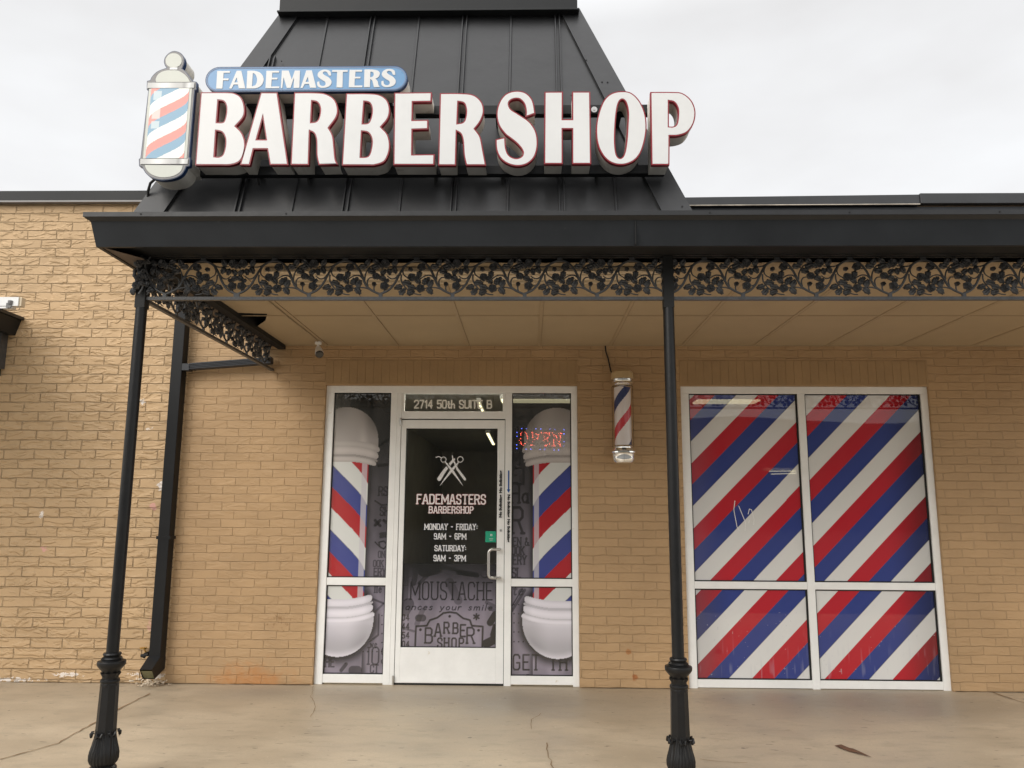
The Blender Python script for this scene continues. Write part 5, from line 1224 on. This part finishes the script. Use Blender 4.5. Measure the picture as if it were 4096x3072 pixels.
# at the front (theta = -pi/2 = 1.5pi): blue band centred z~2.33, red ~2.10
s_ = (ZZ-2.337-((TH-1.5*np.pi+np.pi) % (2*np.pi)-np.pi)*.0815*1.0)/.512; ph = s_-np.floor(s_)
RR, WW, BB = np.array(S(196, 40, 50)[:3]), np.array(S(222, 214, 212)[:3]), np.array(S(36, 48, 100)[:3])
c = np.where(((ph < .09) | (ph > .91))[..., None], BB, np.where(((ph > .47) & (ph < .65))[..., None], RR, WW)).reshape(-1, 3)
rgba = np.ones((len(c), 4)); rgba[:, :3] = c; ca.data.foreach_set('color', rgba.ravel()); me.materials.append(m_stripe); me.shade_smooth()
link(bpy.data.objects.new('striped_cylinder', me), wp)
b = MB(); b.lathe([(.0865, 1.90), (.0865, 2.40)], 48, (xp, yp, 0)); b.f = b.f[:-2]; b.build('glass_tube', m_tube, wp, smooth=True)
tag(MB().tube([(xp-.068, yp+.09, 2.50), (xp-.08, WY-.012, 2.56), (xp-.10, WY-.012, 2.66), (xp-.118, WY-.012, 2.72), (xp-.122, WY-.012, 2.77)], .0055, 8).build('power_cord', m_black, None, smooth=True), 'black cord from the ceiling to the wall barber pole', 'cord')

# ------------------------------------------------------------------ security camera
sc_ = thing('security_camera', 'small white security camera hanging from the ceiling left of the entrance', 'camera', (-1.76, -.18, 2.77))
MB().lathe([(.026, 2.748), (.028, 2.752), (.028, 2.768)], 24, (-1.757, -.19, 0)).build('mount', m_camw, sc_, smooth=True)
b = MB(); b.tube([(-1.757, -.19, 2.75), (-1.757, -.193, 2.722)], .007, 10); b.build('stem', m_camw, sc_)
def orb(p, q, rs_, n=20):
    p, q = Vector(p), Vector(q); return [tuple(p.lerp(q, t)) for t, _ in rs_], [r for _, r in rs_]
P, Rr = orb((-1.765, -.165, 2.735), (-1.728, -.245, 2.655), [(0, .012), (.12, .02), (.35, .026), (.6, .031), (.9, .035), (1, .034)])
MB().tube(P, Rr, 20).build('body', m_camw, sc_, smooth=True)
P, Rr = orb((-1.728, -.245, 2.655), (-1.723, -.2555, 2.645), [(0, .0335), (.6, .034), (1, .029)])
MB().tube(P, Rr, 20).build('lens_face', m_lens, sc_, smooth=True)
tag(MB().tube([(-1.757, -.2, 2.768), (-1.745, -.45, 2.767), (-1.752, -1.0, 2.767), (-1.748, -1.6, 2.768)], .006, 6).build('cable_conduit', m_ceilbar, None), 'thin painted cable run along the ceiling to the camera', 'cable')

# ------------------------------------------------------------------ downspout
dp = thing('downspout', 'square charcoal downspout between the two brickworks', 'downspout', (-2.965, -.08, 0))
x0, x1 = -3.014, -2.920
b = MB(); b.box(x0, x1, -.13, WY-.005, .20, 4.06); b.build('pipe', m_pipe, dp, bevel=.004)
b = MB()
b.add([(x0-.002, -.13, .225), (x1+.002, -.13, .225), (x1+.002, WY-.005, .21), (x0-.002, WY-.005, .21), (x0, -.26, .15), (x1, -.26, .15), (x1, -.20, .068), (x0, -.20, .068), (x1, WY-.006, .115), (x0, WY-.006, .115)],
      [(0, 1, 5, 4), (1, 2, 8, 6, 5), (3, 0, 4, 7, 9), (9, 7, 6, 8), (2, 3, 9, 8)])
b.build('elbow', m_pipe, dp)
b = MB(); b.quad((x0+.002, -.245, .138), (x1-.002, -.245, .138), (x1-.002, -.188, .072), (x0+.002, -.188, .072)); b.build('outlet', mat('dull_inner_metal', S(120, 118, 88), .5, var=.3, vscale=20), dp)
b = MB(); b.box(x0-.012, x1+.012, -.133, -.1285, 1.14, 1.165); b.box(x0-.012, x0, -.1285, WY-.005, 1.14, 1.165); b.box(x1, x1+.012, -.1285, WY-.005, 1.14, 1.165); b.build('strap', m_pipe, dp)
b = MB(); b.box(-2.92, -2.86, -.132, -.055, 2.538, 2.595); b.add([(-2.86, -.125, 2.545), (-2.86, -.06, 2.545), (-2.86, -.06, 2.60), (-2.86, -.125, 2.60), (-2.17, -.125, 2.60), (-2.17, -.06, 2.60), (-2.17, -.06, 2.655), (-2.17, -.125, 2.655)], [(0, 3, 7, 4), (3, 2, 6, 7), (2, 1, 5, 6), (1, 0, 4, 5), (4, 7, 6, 5), (0, 1, 2, 3)])
for i in range(4):
    z = 2.552+i*.0125; b.tube([(-2.86, -.127, z), (-2.17, -.127, z+.055)], .004, 6)
tag(b.build('drain_pipe', m_galv, None), 'sloping ribbed drain pipe from canopy to downspout', 'pipe')
# tap beside the downspout
tp_ = thing('wall_tap', 'old yellowed wall tap left of the downspout outlet', 'tap', (-3.07, -.08, .24))
b = MB(); b.tube([(-3.06, WY, .235), (-3.06, -.09, .235), (-3.062, -.11, .215)], .014, 10); b.tube([(-3.09, -.1, .225), (-3.03, -.1, .235)], .012, 8); b.build('spout', m_black, tp_, smooth=True)
b = MB(); b.tube([(-3.06, -.07, .235), (-3.075, -.085, .275)], .006, 8)
b.lathe([(.012, -.006), (.026, -.004), (.028, .004), (.012, .006)], 18, (-3.08, -.09, .282), mod=lambda a, z: 1+.12*math.cos(6*a)); b.build('handwheel', m_brass, tp_)
# plaster rubble
b = MB()
for i in range(60):
    x = random.gauss(-3.0, .07); y = random.uniform(-.16, -.04); s_ = random.uniform(.006, .024); z = random.random()**2*.03
    P = [(x+random.uniform(-s_, s_), y+random.uniform(-s_, s_), z+random.uniform(0, s_*1.4)) for _ in range(5)]
    b.add(P, [(0, 1, 2), (0, 2, 3), (0, 3, 1), (1, 4, 2), (2, 4, 3), (3, 4, 1)])
rb = b.build('plaster_rubble', m_rubble); rb['kind'] = 'stuff'; tag(rb, 'heap of flaked pale plaster under the downspout outlet', 'rubble')
# dried leaf
LF = [PZ(3338, 2985, 0), PZ(3365, 2984, 0), PZ(3400, 2996, 0), PZ(3412, 2998, 0), PZ(3440, 3012, 0), PZ(3490, 3033, 0), PZ(3430, 3018, 0), PZ(3395, 3008, 0), PZ(3360, 2996, 0)]
cxl = sum(p[0] for p in LF)/9; cyl = sum(p[1] for p in LF)/9
b = MB(); b.add([(p[0], p[1], .004+.006*math.sin(i*1.3)**2) for i, p in enumerate(LF)]+[(cxl, cyl, .014)], [(i, (i+1) % 9, 9) for i in range(9)])
tag(b.build('dried_leaf', m_leaf), 'long brown dried leaf on the concrete below the striped window', 'leaf')

# ------------------------------------------------------------------ neighbour canopy at far left
nb = thing('neighbour_canopy', 'end of a second charcoal canopy at the left edge of the picture', 'canopy', (-4.5, -.5, 2.86))
b = MB(); X_ = -4.40
b.add([(X_-.04, WY-.005, 2.857), (X_-.04, -2.6, 2.857), (X_, -2.6, 2.99), (X_, WY-.005, 2.99), (-7.5, WY-.005, 2.857), (-7.5, -2.6, 2.857), (-7.5, -2.6, 2.99), (-7.5, WY-.005, 2.99)], [(0, 3, 2, 1), (1, 2, 6, 5), (0, 1, 5, 4)])
b.build('fascia', m_dark, nb)
b = MB(); b.box(-7.5, X_+.022, -2.63, WY-.005, 2.992, 3.018); b.build('drip_edge', m_roof, nb)
b = MB(); b.box(-7.5, -4.50, -.12, WY-.005, 2.56, 2.857); b.box(-7.5, -4.53, -.10, WY-.005, 2.5, 2.56); b.build('bracket', m_iron, nb)
x, z = PY(75, 1188, -.35); _, z2 = PY(70, 1238, -.35)
wb = thing('white_sign_box', 'weathered white sign board standing on the neighbouring canopy', 'sign', (-4.4, -.35, 3.02))
b = MB(); b.box(-5.6, x, -.35, -.29, z-.075, z); b.box(-5.6, x-.05, -.345, -.295, 3.018, z-.078); b.build('board', m_sticker, wb)
B(x, x+.02, -.34, -.29, z-.075, z).build('edge', m_cream, wb)
b = MB(); x2, _ = PY(48, 1240, -.352); b.lathe([(.018, 0), (.02, .03)], 12, (x2-.02, -.352, 3.05)); b.box(x2-.05, x2-.01, -.36, -.351, 3.02, 3.06); b.build('bolt', m_silver, wb)
for o in bpy.data.objects:
    if '_local' in o.keys(): del o['_local']
